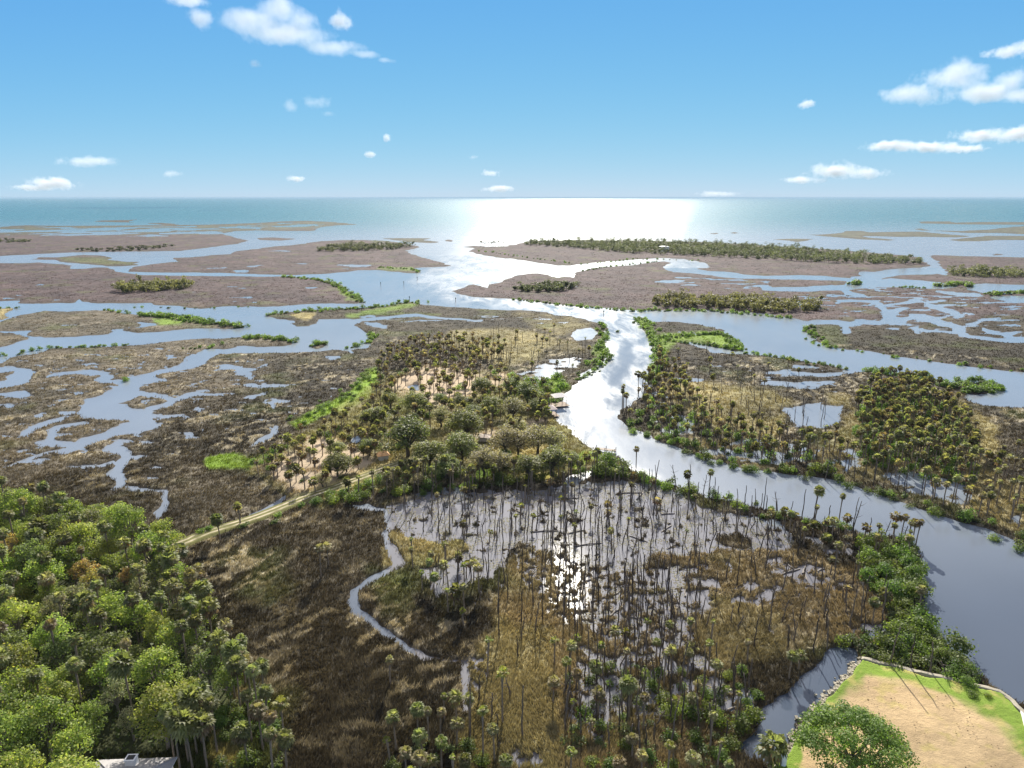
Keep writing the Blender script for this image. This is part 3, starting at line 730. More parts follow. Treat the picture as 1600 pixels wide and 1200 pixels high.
def water_material():
    m, nt, out = new_mat('water_surface')
    bs = nd(nt, 'ShaderNodeBsdfPrincipled')
    geo = nd(nt, 'ShaderNodeNewGeometry')
    at = nd(nt, 'ShaderNodeAttribute', attribute_name='Col')
    ro = nd(nt, 'ShaderNodeAttribute', attribute_name='rough')
    ln_ = nd(nt, 'ShaderNodeAttribute', attribute_name='lanes')
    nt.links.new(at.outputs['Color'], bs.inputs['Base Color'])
    bs.inputs['IOR'].default_value = 1.33
    # wind ripples
    mp = nd(nt, 'ShaderNodeMapping')
    mp.inputs['Rotation'].default_value = (0, 0, math.radians(14))
    mp.inputs['Scale'].default_value = (1.0, 0.32, 1.0)
    nt.links.new(geo.outputs['Position'], mp.inputs['Vector'])
    rip = tex_noise(nt, mp.outputs[0], 0.8, 5, 0.65)
    patch = tex_noise(nt, mp.outputs[0], 0.07, 9, 0.70, 0.5)
    pr = ramp(nt, patch.outputs[0], [(0.36, 0.40), (0.50, 0.75), (0.66, 1.05)])
    mul = nd(nt, 'ShaderNodeMath', operation='MULTIPLY')
    sp_ = nd(nt, 'ShaderNodeAttribute', attribute_name='gloss')
    nt.links.new(sp_.outputs['Fac'], bs.inputs['Specular IOR Level'])
    lm_ = nd(nt, 'ShaderNodeMix', data_type='FLOAT'); lm_.inputs[2].default_value = 1.0
    nt.links.new(ln_.outputs['Fac'], lm_.inputs[0]); nt.links.new(pr, lm_.inputs[3])
    nt.links.new(ro.outputs['Fac'], mul.inputs[0]); nt.links.new(lm_.outputs[0], mul.inputs[1])
    nt.links.new(mul.outputs[0], bs.inputs['Roughness'])
    bmp = nd(nt, 'ShaderNodeBump')
    bmp.inputs['Distance'].default_value = 0.25
    nt.links.new(rip.outputs[0], bmp.inputs['Height'])
    sq = nd(nt, 'ShaderNodeMath', operation='MULTIPLY'); nt.links.new(mul.outputs[0], sq.inputs[0]); nt.links.new(mul.outputs[0], sq.inputs[1])
    sq3 = nd(nt, 'ShaderNodeMath', operation='MULTIPLY'); sq3.inputs[1].default_value = 2.6; nt.links.new(sq.outputs[0], sq3.inputs[0])
    nt.links.new(sq3.outputs[0], bmp.inputs['Strength'])
    nt.links.new(bmp.outputs[0], bs.inputs['Normal'])
    nt.links.new(bs.outputs[0], out.inputs[0])
    return m


def leaf_material(name, trans=0.45, spec=0.25, boost=(1.75, 1.85, 1.0)):
    m, nt, out = new_mat(name)
    at = nd(nt, 'ShaderNodeAttribute', attribute_name='Col')
    oi = nd(nt, 'ShaderNodeObjectInfo')
    hsv = nd(nt, 'ShaderNodeHueSaturation')
    mr = nd(nt, 'ShaderNodeMapRange')
    mr.inputs['To Min'].default_value = 0.72; mr.inputs['To Max'].default_value = 1.30
    nt.links.new(oi.outputs['Random'], mr.inputs['Value'])
    nt.links.new(mr.outputs[0], hsv.inputs['Value'])
    r2 = nd(nt, 'ShaderNodeMath', operation='MULTIPLY'); r2.inputs[1].default_value = 7.31
    nt.links.new(oi.outputs['Random'], r2.inputs[0])
    fr = nd(nt, 'ShaderNodeMath', operation='FRACT')
    nt.links.new(r2.outputs[0], fr.inputs[0])
    mh = nd(nt, 'ShaderNodeMapRange')
    mh.inputs['To Min'].default_value = 0.475; mh.inputs['To Max'].default_value = 0.52
    nt.links.new(fr.outputs[0], mh.inputs['Value'])
    nt.links.new(mh.outputs[0], hsv.inputs['Hue'])
    nt.links.new(at.outputs['Color'], hsv.inputs['Color'])
    bs = nd(nt, 'ShaderNodeBsdfPrincipled')
    nt.links.new(hsv.outputs[0], bs.inputs['Base Color'])
    bs.inputs['Roughness'].default_value = 0.55
    bs.inputs['Specular IOR Level'].default_value = spec
    tr = nd(nt, 'ShaderNodeBsdfTranslucent')
    tc = mix_rgb(nt, 'MULTIPLY', 1.0, hsv.outputs[0], boost)
    nt.links.new(tc, tr.inputs['Color'])
    mx = nd(nt, 'ShaderNodeMixShader')
    mx.inputs[0].default_value = trans
    nt.links.new(bs.outputs[0], mx.inputs[1]); nt.links.new(tr.outputs[0], mx.inputs[2])
    nt.links.new(mx.outputs[0], out.inputs[0])
    return m


def solid_material(name, rough=0.85, scale=3.0, amp=0.5, spec=0.25, bump=0.3):
    """takes the vertex colour and breaks it up with noise"""
    m, nt, out = new_mat(name)
    bs = nd(nt, 'ShaderNodeBsdfPrincipled')
    at = nd(nt, 'ShaderNodeAttribute', attribute_name='Col')
    tc = nd(nt, 'ShaderNodeTexCoord')
    nz = tex_noise(nt, tc.outputs['Object'], scale, 5, 0.7)
    f = ramp(nt, nz.outputs[0], [(0.25, 1 - amp), (0.75, 1 + amp)])
    c = mix_rgb(nt, 'MULTIPLY', 1.0, at.outputs['Color'], f)
    nt.links.new(c, bs.inputs['Base Color'])
    bs.inputs['Roughness'].default_value = rough
    bs.inputs['Specular IOR Level'].default_value = spec
    b = nd(nt, 'ShaderNodeBump'); b.inputs['Strength'].default_value = bump; b.inputs['Distance'].default_value = 0.05
    nt.links.new(nz.outputs[0], b.inputs['Height']); nt.links.new(b.outputs[0], bs.inputs['Normal'])
    nt.links.new(bs.outputs[0], out.inputs[0])
    return m


M_GROUND = ground_material()
M_WATER = water_material()
M_LEAF = leaf_material('leaf', 0.5)
M_FROND = leaf_material('palm_frond', 0.5, 0.35)
M_BLADE = leaf_material('grass_blade', 0.35, 0.1, (1.1, 1.0, 0.7))
M_BARK = solid_material('bark', 0.9, 4.0, 0.45)
M_ROCK = solid_material('limestone', 0.9, 3.0, 0.25)
M_ROAD = solid_material('dirt_track', 0.95, 0.8, 0.35, 0.1)
M_BUILD = solid_material('painted_timber', 0.7, 1.5, 0.15)
M_ROOF = solid_material('roofing', 0.8, 2.0, 0.18)

# ------------------------------------------------------------------ ground sheet
PXS = 1.7
ys = np.concatenate([np.arange(1500, 1215, -6.0), np.arange(1215, 520, -PXS), np.arange(520, 400, -1.2), np.arange(400, 341, -0.7)])
fy = FPX * CP + (600 - ys) * SP
fz = FPX * SP - (600 - ys) * CP
rows = CAM_H * fy / fz
rows = np.concatenate([rows, [3200, 4500, 7000, 12000, 25000, 60000]])
azs = np.concatenate([np.radians(np.arange(-58, -44, 0.35)), np.radians(np.arange(-44, 44, 0.094)), np.radians(np.arange(44, 58.1, 0.35))])
nr, nc = len(rows), len(azs)
tanA = np.tan(azs)
GX = np.outer(rows, tanA).ravel()
GY = np.repeat(rows, nc)
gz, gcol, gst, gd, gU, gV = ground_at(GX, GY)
far_row = np.repeat(rows > 3000, nc)
gz[far_row] = -0.7
idx = np.arange(nr * nc).reshape(nr, nc)
quads = np.stack([idx[:-1, :-1], idx[:-1, 1:], idx[1:, 1:], idx[1:, :-1]], -1).reshape(-1, 4)
# sea bed far from any shore needs no fine quads but stays one sheet
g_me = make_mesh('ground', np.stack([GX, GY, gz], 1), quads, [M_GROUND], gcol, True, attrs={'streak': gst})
g_ob = link('ground', g_me)
tag(g_ob, 'salt marsh, sand and lawn broken by tidal creeks', 'ground', kind='structure')

# ------------------------------------------------------------------ water sheet
wy = np.concatenate([np.arange(1500, 420, -5.0), np.arange(420, 318, -2.0), np.arange(318, 310, -0.5)])
wr = CAM_H * (FPX * CP + (600 - wy) * SP) / (FPX * SP - (600 - wy) * CP)
wr = np.concatenate([wr[wr > 0][wr[wr > 0] < 55000], [60000]])
waz = np.radians(np.arange(-58, 58.1, 0.3))
WX = np.outer(wr, np.tan(waz)).ravel(); WY = np.repeat(wr, len(waz))
wU, wV, _ = to_px(WX, WY, 0)
wn = fbm(WX / 40, WY / 40, 200, 4)
rough = np.full(WX.shape, 0.20)
RUFFLED = [([(860, 640), (900, 600), (945, 560), (945, 500), (860, 488), (700, 470), (640, 440), (720, 380), (800, 300), (1100, 300), (1050, 400), (900, 440), (900, 470), (1000, 490), (1030, 560), (1010, 610), (965, 645), (935, 655), (915, 695), (890, 680)], 0.31),
           ([(928, 672), (945, 663), (965, 668), (968, 685), (950, 694), (935, 685)], 0.36),
           ([(965, 732), (1010, 725), (1030, 745), (980, 748)], 0.30)]
CALM = [([(1010, 690), (965, 650), (930, 655), (905, 690), (960, 720), (1200, 800), (1440, 850), (1560, 1080), (1700, 1100), (1600, 850), (1300, 750)], 0.17),
        ([(600, 770), (1000, 745), (1250, 830), (1420, 860), (1420, 1000), (1250, 1200), (700, 1200), (600, 900)], 0.06),
        ([(968, 545), (985, 538), (990, 560), (985, 575), (968, 590), (955, 605), (950, 600), (970, 575), (965, 560)], 0.14)]
rough = np.where(wV < 420, 0.28, rough)
for P, r in RUFFLED:
    w = sstep(-6, 6, sd_poly(wU, wV, P, 14) + 5 * wn)
    rough = rough * (1 - w) + r * w
for P, r in CALM:
    w = sstep(-5, 5, sd_poly(wU, wV, P, 14) + 4 * wn)
    rough = rough * (1 - w) + r * w
deep = sstep(700, 980, wV)[:, None]  # by nearness, not depth; paler farther off, sky reflection painted into the colour
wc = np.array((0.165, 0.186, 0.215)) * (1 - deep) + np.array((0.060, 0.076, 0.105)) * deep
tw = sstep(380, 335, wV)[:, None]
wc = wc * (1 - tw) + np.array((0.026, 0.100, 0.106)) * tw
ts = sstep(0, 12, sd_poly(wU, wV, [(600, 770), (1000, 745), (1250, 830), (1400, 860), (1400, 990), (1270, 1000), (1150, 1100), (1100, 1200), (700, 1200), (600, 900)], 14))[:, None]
wc = wc * (1 - ts) + np.array((0.118, 0.116, 0.128)) * ts  # flooded wood: duckweed film plus pale sky sheen, painted into the water colour
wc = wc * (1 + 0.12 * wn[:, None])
lanes = np.where(wV < 400, 0.12, 0.40)
lr = sstep(-6, 6, sd_poly(wU, wV, RUFFLED[0][0], 14)) * sstep(430, 480, wV)
lanes = lanes * (1 - lr) + lr
gloss = np.where(wV < 430, 0.20, 0.5)
gloss = gloss * (1 - lr) + 0.20 * lr
gloss = gloss * (1 - ts[:, 0]) + 0.30 * ts[:, 0]
wi = np.arange(len(wr) * len(waz)).reshape(len(wr), len(waz))
wq = np.stack([wi[:-1, :-1], wi[:-1, 1:], wi[1:, 1:], wi[1:, :-1]], -1).reshape(-1, 4)
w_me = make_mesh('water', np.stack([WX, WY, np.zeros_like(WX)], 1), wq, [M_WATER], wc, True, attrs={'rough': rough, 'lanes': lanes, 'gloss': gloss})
tag(link('water', w_me), 'blue tidal rivers, creeks and open sea with sun glitter', 'water', kind='structure')

# ------------------------------------------------------------------ placing things
def ground_z(P):
    P = np.asarray(P, float)
    z, col, st, d, U, V = ground_at(P[:, 0], P[:, 1])
    return z, col, d


def scatter(poly, n, mind, rng, tries=14):
    """up to n world points (x, y) inside an outline, at least mind metres apart"""
    P = np.array([G(x, y)[:2] for x, y in poly])
    lo, hi = P.min(0), P.max(0)
    m = n * tries
    X = rng.uniform(lo[0], hi[0], m); Y = rng.uniform(lo[1], hi[1], m)
    U, V, _ = to_px(X, Y)
    ok = sd_poly(U, V, poly, 1.0) > 0
    X, Y = X[ok], Y[ok]
    cell = {}
    res = []
    for x, y in zip(X, Y):
        k = (int(x // mind), int(y // mind))
        if any((x - a) ** 2 + (y - b) ** 2 < mind * mind for i in (-1, 0, 1) for j in (-1, 0, 1) for a, b in cell.get((k[0] + i, k[1] + j), ())):
            continue
        cell.setdefault(k, []).append((x, y))
        res.append((x, y))
        if len(res) >= n:
            break
    return res


def along(path, step, width, rng):
    """points strewn along a pixel polyline, step and width in metres"""
    W = [G(x, y)[:2] for x, y in path]
    out = []
    for a, b in zip(W[:-1], W[1:]):
        L = np.linalg.norm(b - a); n = max(1, int(L / step))
        e = (b - a) / max(L, 1e-6); nrm = np.array((-e[1], e[0]))
        for i in range(n):
            p = a + (b - a) * (i + rng.uniform()) / n + nrm * rng.normal() * width * 0.45
            out.append((p[0], p[1]))
    return out


def rand_dirs(n, rng, up=0.0):
    v = rng.normal(size=(n, 3)); v[:, 2] += up
    return v / np.linalg.norm(v, axis=1)[:, None]


def cards(P, N, size, rng, asp=0.7):
    """leaf quads centred at P facing N"""
    n = len(P)
    t = rand_dirs(n, rng)
    a = np.cross(N, t); a /= np.linalg.norm(a, axis=1)[:, None] + 1e-9
    b = np.cross(N, a)
    s = np.broadcast_to(size, (n,))[:, None] * rng.uniform(0.6, 1.35, (n, 1)) * 0.5
    V = np.stack([P - a * s, P - b * s * asp, P + a * s, P + b * s * asp], 1).reshape(-1, 3)   # lozenge
    Q = np.arange(4 * n).reshape(n, 4)
    return V, Q


def foliage(rng, lumps, per, leaf, c1, c2, c3=None, p3=0.0, up=0.5):
    """lumps: list of (x, y, z, r, rz); leaves on the shells of the lumps"""
    mb = MB()
    for (x, y, z, r, rz) in lumps:
        n = max(6, int(per * r * r))
        d = rand_dirs(n, rng, 0.35)
        rad = rng.uniform(0.45, 1.14, n)[:, None]
        P = np.array((x, y, z)) + d * rad * np.array((r, r, rz))
        N = d * 0.7 + rand_dirs(n, rng) * 0.75 + np.array((0, 0, up))
        N /= np.linalg.norm(N, axis=1)[:, None]
        V, Q = cards(P, N, leaf, rng)
        t = np.clip(rng.uniform(0, 1) * 0.65 + rng.normal(size=n) * 0.22 + 0.15, 0, 1)[:, None]
        c = np.array(c1) * (1 - t) + np.array(c2) * t
        if c3 is not None:
            k = rng.uniform(size=n) < p3
            c[k] = np.array(c3)
        mb.add(V, None, Q, np.repeat(c, 4, axis=0))
    return mb


def crown_lumps(rng, R, H0, H1, n, flat=0.62):
    out = []
    for i in range(n):
        a = i * 2.39996 + rng.uniform(-0.4, 0.4)
        f = math.sqrt((i + 0.5) / n)
        rr = R * 0.74 * f * rng.uniform(0.78, 1.22)
        zz = H0 + (H1 - H0) * (1 - 0.75 * f * f) * rng.uniform(0.58, 1.04)
        r = R * rng.uniform(0.16, 0.36)
        out.append((rr * math.cos(a), rr * math.sin(a), zz, r, r * flat * rng.uniform(0.8, 1.2)))
    return out


def limbs(mb, rng, lumps, base_r, fork_z, c, share=0.6):
    lean = rng.normal(size=2) * 0.25
    mb.tube([(0, 0, -0.4), (0.1 * lean[0], 0.1 * lean[1], fork_z * 0.5), (lean[0], lean[1], fork_z)], [base_r * 1.25, base_r, base_r * 0.8], 7, c, False)
    for (x, y, z, r, rz) in lumps:
        if rng.uniform() > share:
            continue
        q = np.array((x, y, z)); p0 = np.array((lean[0], lean[1], fork_z * 0.96))
        mid = p0 * 0.5 + q * 0.5 + np.array((0, 0, 0.25 * (z - fork_z))) + rng.normal(size=3) * 0.25
        mb.tube([p0, mid, q], [base_r * 0.5, base_r * 0.3, base_r * 0.1], 5, c, False)


BARK_GREY = (0.19, 0.165, 0.14)
BARK_DARK = (0.085, 0.07, 0.058)


def tree_variant(seed, R, H, n, per, leaf, c1, c2, c3=None, p3=0.0, flat=0.62, base=0.24, low=0.42, bark=BARK_GREY, share=0.6):
    rng = np.random.default_rng(seed)
    L = crown_lumps(rng, R, H * low, H * 0.93, n, flat)
    cm = foliage(rng, L, per, leaf, c1, c2, c3, p3).mesh('crown', M_LEAF)
    tb = MB(); limbs(tb, rng, L, base, H * low * 0.8, bark, share)
    return cm, tb.mesh('trunk', M_BARK, True)


# broadleaf kinds: (description, list of variants)
BROAD = {
    'bright': [tree_variant(s, 3.9 + 0.4 * (s % 3), 10 + s % 3, 30, 66, 0.36, (0.112, 0.153, 0.034), (0.251, 0.289, 0.066), (0.301, 0.289, 0.078), 0.08) for s in (11, 12, 13, 14)],
    'deep': [tree_variant(s, 3.7 + 0.4 * (s % 3), 9.5 + s % 3, 28, 66, 0.36, (0.063, 0.085, 0.028), (0.150, 0.178, 0.056)) for s in (21, 22, 23)],
    'rusty': [tree_variant(s, 3.1, 9.2, 22, 76, 0.35, (0.163, 0.144, 0.044), (0.288, 0.232, 0.078), (0.326, 0.207, 0.078), 0.2) for s in (31, 32)],
    'greyish': [tree_variant(s, 3.6, 9.5, 22, 60, 0.36, (0.119, 0.132, 0.070), (0.226, 0.232, 0.132), (0.275, 0.239, 0.171), 0.12) for s in (41, 42)],
}
OAK = [tree_variant(s, 5.4, 10.5, 40, 58, 0.40, (0.081, 0.097, 0.035), (0.196, 0.213, 0.084), (0.216, 0.196, 0.128), 0.08, 0.80, 0.36, 0.27, BARK_DARK) for s in (51, 52, 53)]
MOSSY_OAK = [tree_variant(s, 5.2, 10, 34, 38, 0.40, (0.128, 0.121, 0.070), (0.243, 0.223, 0.128), (0.257, 0.223, 0.162), 0.2, 0.75, 0.34, 0.32, BARK_DARK, 0.9) for s in (55, 56)]


def shrub_variant(seed, R, H, c1, c2, leaf=0.36, per=62, n=8):
    rng = np.random.default_rng(seed)
    L = [(rng.normal() * R * 0.42, rng.normal() * R * 0.42, H * rng.uniform(0.25, 0.62), R * rng.uniform(0.42, 0.62), H * rng.uniform(0.30, 0.42)) for _ in range(n)]
    return foliage(rng, L, per, leaf, c1, c2).mesh('foliage', M_LEAF)


SHRUB = [shrub_variant(61, 2.1, 2.8, (0.070, 0.108, 0.020), (0.170, 0.220, 0.044)), shrub_variant(62, 1.7, 2.3, (0.055, 0.085, 0.02), (0.13, 0.17, 0.04)),
         shrub_variant(63, 2.4, 3.4, (0.055, 0.088, 0.020), (0.14, 0.185, 0.040)), shrub_variant(64, 1.5, 1.9, (0.05, 0.07, 0.025), (0.11, 0.13, 0.05))]


# ------------------------------------------------------------------ palms
def palm_crown(seed, nleaf=34, seg=8, R=1.75, full=1.0, c1=(0.095, 0.108, 0.040), c2=(0.205, 0.210, 0.090), dead=0.12, lod=False):
    rng = np.random.default_rng(seed)
    mb = MB()
    for i in range(nleaf):
        az = i * 2.39996 + rng.uniform(-0.3, 0.3)
        el = math.radians(82 - 142 * ((i + 0.5) / nleaf) ** 0.85 * full + rng.uniform(-9, 9))
        if rng.uniform() < 0.14:
            continue
        isdead = el < math.radians(-18) and rng.uniform() < dead * 5
        o = np.array((math.cos(az) * math.cos(el), math.sin(az) * math.cos(el), math.sin(el)))
        side = np.array((-math.sin(az), math.cos(az), 0.0))
        nrm = np.cross(o, side)
        pl = R * 0.50 * rng.uniform(0.85, 1.15); fl = R * 0.72 * rng.uniform(0.85, 1.15)
        hub = o * pl
        hub[2] -= 0.12 * pl
        t = rng.uniform()
        c = np.array(c1) * (1 - t) + np.array(c2) * t
        if isdead:
            c = np.array((0.17, 0.125, 0.07)) * rng.uniform(0.7, 1.2)
        if not lod:
            w = 0.03
            mb.add([side * w, -side * w, hub - side * w, hub + side * w], None, [(0, 1, 2, 3)], c * 1.2)
        for k in range(seg):
            th = math.radians(-105 + 210 * (k + 0.5) / seg)
            dv = o * math.cos(th) + side * math.sin(th)
            wv = (-o * math.sin(th) + side * math.cos(th)) * fl * 0.155 * (8.0 / seg)
            ln = fl * (0.75 + 0.25 * math.cos(th))
            mid = hub + dv * ln * 0.6 + nrm * 0.05
            tip = hub + dv * ln - np.array((0, 0, ln * rng.uniform(0.16, 0.42)))
            cc = c * rng.uniform(0.8, 1.2)
            mb.add([hub, mid - wv, tip, mid + wv], None, [(0, 1, 2, 3)], cc)
    return mb


def palm_trunk(seed, H, r=0.19, bend=0.5, k=7):
    rng = np.random.default_rng(seed)
    d = rng.normal(size=2); d /= np.linalg.norm(d)
    b = bend * rng.uniform(0.1, 1.0)
    z = np.linspace(-0.8, H, 7)
    t = np.clip(z / H, 0, 1)
    pts = np.stack([d[0] * b * t * t, d[1] * b * t * t, z], 1)
    rad = 0.78 * r * (1.25 - 0.45 * t) * (1 + 0.10 * np.sin(z * 3.1)); rad[-1] = r * 1.25
    rad[-2] = r * 1.05
    mb = MB(); mb.tube(pts, rad, k, (0.19, 0.15, 0.11))
    return mb, pts[-1]


PALMS = []       # (trunk mesh, crown mesh, top, height, look)
P_LOOKS = [('green', dict(nleaf=36, R=1.9), 8.5), ('green', dict(nleaf=34, R=1.8), 10.5), ('green', dict(nleaf=38, R=2.0), 7.0), ('green', dict(nleaf=32, R=1.75), 9.3),
           ('yellowing', dict(nleaf=26, R=1.7, c1=(0.125, 0.120, 0.058), c2=(0.240, 0.220, 0.115), dead=0.2), 8.8), ('yellowing', dict(nleaf=24, R=1.6, c1=(0.125, 0.120, 0.058), c2=(0.245, 0.225, 0.115), dead=0.2), 7.4),
           ('thin', dict(nleaf=13, R=1.35, full=0.8, c1=(0.09, 0.11, 0.028), c2=(0.19, 0.20, 0.05), dead=0.1), 9.0), ('thin', dict(nleaf=11, R=1.25, full=0.75, c1=(0.10, 0.13, 0.03), c2=(0.20, 0.22, 0.05), dead=0.1), 7.2),
           ('brown', dict(nleaf=24, R=1.5, c1=(0.10, 0.085, 0.042), c2=(0.17, 0.135, 0.065), dead=0.25), 8.0)]
for i, (lk, kw, H) in enumerate(P_LOOKS):
    tb, top = palm_trunk(300 + i, H)
    PALMS.append((tb.mesh('trunk', M_BARK, True), palm_crown(400 + i, **kw).mesh('crown', M_FROND), top, H, lk))
P_BY = {}
for i, p in enumerate(PALMS):
    P_BY.setdefault(p[4], []).append(i)
# coarser crowns for the far groves
FARC = []
for i, (lk, kw, H) in enumerate(P_LOOKS):
    kw2 = dict(kw); kw2['nleaf'] = max(9, int(kw['nleaf'] * 0.85)); kw2['R'] = kw['R'] * 1.08
    m = palm_crown(500 + i, seg=4, lod=True, **kw2)
    t_, top_ = palm_trunk(300 + i, H, 0.20, 0.5, 4)
    FARC.append((np.concatenate(m.V), np.concatenate(m.Q), np.concatenate(m.C), top_, np.concatenate(t_.V), np.concatenate(t_.Q), np.concatenate(t_.C), H, lk))

PALM_ZONES = [  # (outline of the feet, count, spacing, (lowest, highest), look weights green/yellowing/thin/brown, where)
    ([(240, 885), (300, 905), (335, 960), (338, 1000), (392, 1062), (440, 1130), (455, 1200), (440, 1260), (375, 1260), (380, 1160), (345, 1060), (300, 1040), (260, 960)], 62, 2.4, (6, 11), (7, 2, 1, 1), 'along the edge of the dense wood beside the dark marsh'),
    ([(262, 1192), (286, 1192), (300, 1180), (322, 1160), (345, 1165), (335, 1215), (300, 1215), (285, 1210), (265, 1204)], 9, 1.5, (7, 10), (1, 0, 0, 0), 'at the back of the grey roofed house'),
    ([(0, 800), (150, 840), (260, 890), (320, 1000), (330, 1080), (200, 1160), (0, 1180)], 55, 6, (9, 12), (8, 1, 0, 1), 'rising among the broadleaf crowns of the dense wood'),
    ([(390, 745), (440, 708), (500, 680), (560, 650), (600, 600), (640, 620), (612, 700), (545, 752), (480, 790)], 95, 2.6, (4, 8), (6, 2, 0, 2), 'on the pale sandy rise beside the dirt track'),
    ([(583, 602), (600, 560), (640, 545), (700, 538), (760, 545), (795, 562), (765, 582), (680, 577), (620, 592)], 170, 2.6, (6, 10), (3, 4, 0, 3), 'in the grove north of the sandy clearing'),
    ([(640, 622), (700, 600), (860, 612), (860, 680), (780, 700), (640, 682)], 95, 2.6, (5, 10), (7, 2, 0, 1), 'between the oaks of the central hammock'),
    ([(520, 790), (620, 750), (740, 750), (880, 742), (960, 738), (900, 758), (760, 766), (640, 775)], 42, 2.4, (6, 10), (6, 2, 2, 1), 'along the north shore of the flooded wood'),
    ([(1335, 640), (1370, 602), (1440, 607), (1500, 650), (1520, 700), (1530, 760), (1450, 750), (1380, 745), (1340, 720)], 270, 2.0, (5.5, 11), (8, 2, 0, 1), 'in the dense grove beyond the right hand river'),
    ([(1000, 620), (1030, 560), (1070, 590), (1100, 640), (1220, 690), (1330, 700), (1340, 745), (1180, 725), (1050, 690), (980, 660)], 165, 2.4, (5, 10), (5, 3, 2, 2), 'in the wet marsh across the bright river'),
    ([(1530, 740), (1600, 720), (1750, 800), (1640, 870), (1500, 802), (1420, 785)], 75, 2.4, (6, 10), (3, 5, 1, 1), 'in the golden marsh above the right bank'),
    ([(1180, 815), (1280, 832), (1425, 852), (1432, 870), (1300, 870), (1200, 840)], 20, 2.8, (5, 9), (3, 4, 3, 0), 'on the river bank beside the flooded wood'),
    ([(850, 1010), (960, 1010), (1080, 1000), (1180, 1030), (1265, 1042), (1190, 1105), (1140, 1180), (1150, 1270), (880, 1240), (860, 1100)], 50, 2.8, (3.5, 8.5), (2, 4, 5, 2), 'in the flooded wood next to the still inlet'),
    ([(620, 870), (700, 870), (760, 930), (740, 1000), (660, 930)], 18, 2.4, (4, 8), (2, 3, 4, 0), 'beside the winding creek at the edge of the flooded wood'),
    ([(600, 1180), (650, 1140), (720, 1120), (790, 1180), (790, 1280), (620, 1280)], 22, 2.2, (4, 8), (2, 3, 3, 0), 'in the golden marsh near the end of the winding creek'),
    ([(1290, 880), (1420, 860), (1440, 980), (1380, 1010), (1300, 960)], 9, 3.5, (4, 7), (4, 4, 2, 0), 'among the green shrubs on the point'),
    ([(690, 545), (870, 520), (940, 560), (880, 600), (790, 580)], 22, 6, (4, 8), (2, 2, 2, 1), 'scattered over the golden marsh beyond the hammock'),
    ([(620, 770), (960, 755), (1200, 810), (1240, 850), (1000, 870), (700, 850)], 34, 4, (3, 8), (0, 3, 8, 1), 'standing in the open water of the flooded wood'),
    ([(742, 385), (790, 384.5), (795, 387), (750, 387)], 14, 6, (8, 12), (1, 0, 0, 0), 'on the bare spit beside the sea'),
    ([(606, 606), (640, 582), (680, 574), (740, 578), (792, 586), (797, 600), (705, 625), (695, 655), (640, 625)], 60, 3.0, (4, 8), (4, 3, 1, 2), 'on the northern sandy clearing'),
    ([(1050, 545), (1200, 560), (1320, 600), (1220, 620), (1050, 600)], 14, 10, (4, 7), (1, 1, 2, 0), 'scattered over the dark marsh beyond the bright river'),
]
PALM_POINTS = [  # (foot x, foot y, height, look, where)
    (1204, 1197, 3.6, 'green', 'short beside the still inlet and the white tank'), (345, 850, 6, 'green', 'by itself beside the dirt track'), (376, 822, 5, 'green', 'by itself beside the dirt track'),
    (1311, 812, 7, 'green', 'on the river bank beside the flooded wood'), (1272, 808, 8, 'green', 'on the river bank beside the flooded wood'), (1408, 838, 5.5, 'brown', 'on the river bank beside the flooded wood'),
    (1425, 852, 6.5, 'brown', 'on the river bank beside the flooded wood'), (1430, 856, 6.8, 'brown', 'on the river bank beside the flooded wood'), (1396, 834, 5.2, 'yellowing', 'on the river bank beside the flooded wood'),
    (1075, 770, 5.5, 'green', 'on the river bank beside the flooded wood'), (1107, 775, 7.5, 'green', 'on the river bank beside the flooded wood'), (993, 748, 9, 'yellowing', 'on the river bank beside the flooded wood'),
    (974, 640, 9, 'green', 'leaning over the bright river'), (972, 642, 7.5, 'green', 'leaning over the bright river'), (978, 646, 7, 'green', 'leaning over the bright river'), (997, 615, 9, 'green', 'leaning over the bright river'),
    (1003, 612, 8, 'green', 'leaning over the bright river'), (1012, 604, 8.5, 'green', 'leaning over the bright river'), (502, 905, 7, 'yellowing', 'by itself in the dark marsh'), (514, 888, 5, 'yellowing', 'by itself in the dark marsh'), (610, 1072, 5, 'yellowing', 'by itself in the dark marsh'),
    (762, 1062, 8, 'thin', 'in the golden marsh near the end of the winding creek'), (785, 1135, 9.5, 'thin', 'in the golden marsh near the end of the winding creek'), (755, 1190, 8.5, 'thin', 'in the golden marsh near the end of the winding creek'),
]
rng = np.random.default_rng(77)
plist = []
LK = ['green', 'yellowing', 'thin', 'brown']
for poly, n, md, (h0, h1), wts, where in PALM_ZONES:
    p = np.array(wts, float); p /= p.sum()
    for x, y in scatter(poly, n, md, rng):
        near_wood = 'wood' in where and 'flooded' not in where or 'house' in where
        plist.append((x, y, rng.uniform(h0, h1) * (0.95 if near_wood else 0.80), LK[rng.choice(4, p=p)], where, 0.80 if near_wood else 0.58))
for px, py, h, lk, where in PALM_POINTS:
    q = G(px, py)
    plist.append((q[0], q[1], h, lk, where, 0.95 if 'tank' in where else 0.62))
PP = np.array([(a[0], a[1]) for a in plist])
pz, _, pd = ground_z(PP)
pu, pv, pdep = to_px(PP[:, 0], PP[:, 1], 5.0)
inframe = (pu > -15) & (pu < 1615) & (pv < 1225)
score = np.array([a[2] + 3 for a in plist]) / pdep
score[~inframe] = -1
order = np.argsort(-score)
LABELS = {
    'green': 'full green cabbage palm {}', 'yellowing': 'loose yellowing cabbage palm {}',
    'thin': 'thin palm with few fronds {}', 'brown': 'brown drying cabbage palm {}'}
N_PALM = 280
far_palms = MB(); far_trunks = MB()
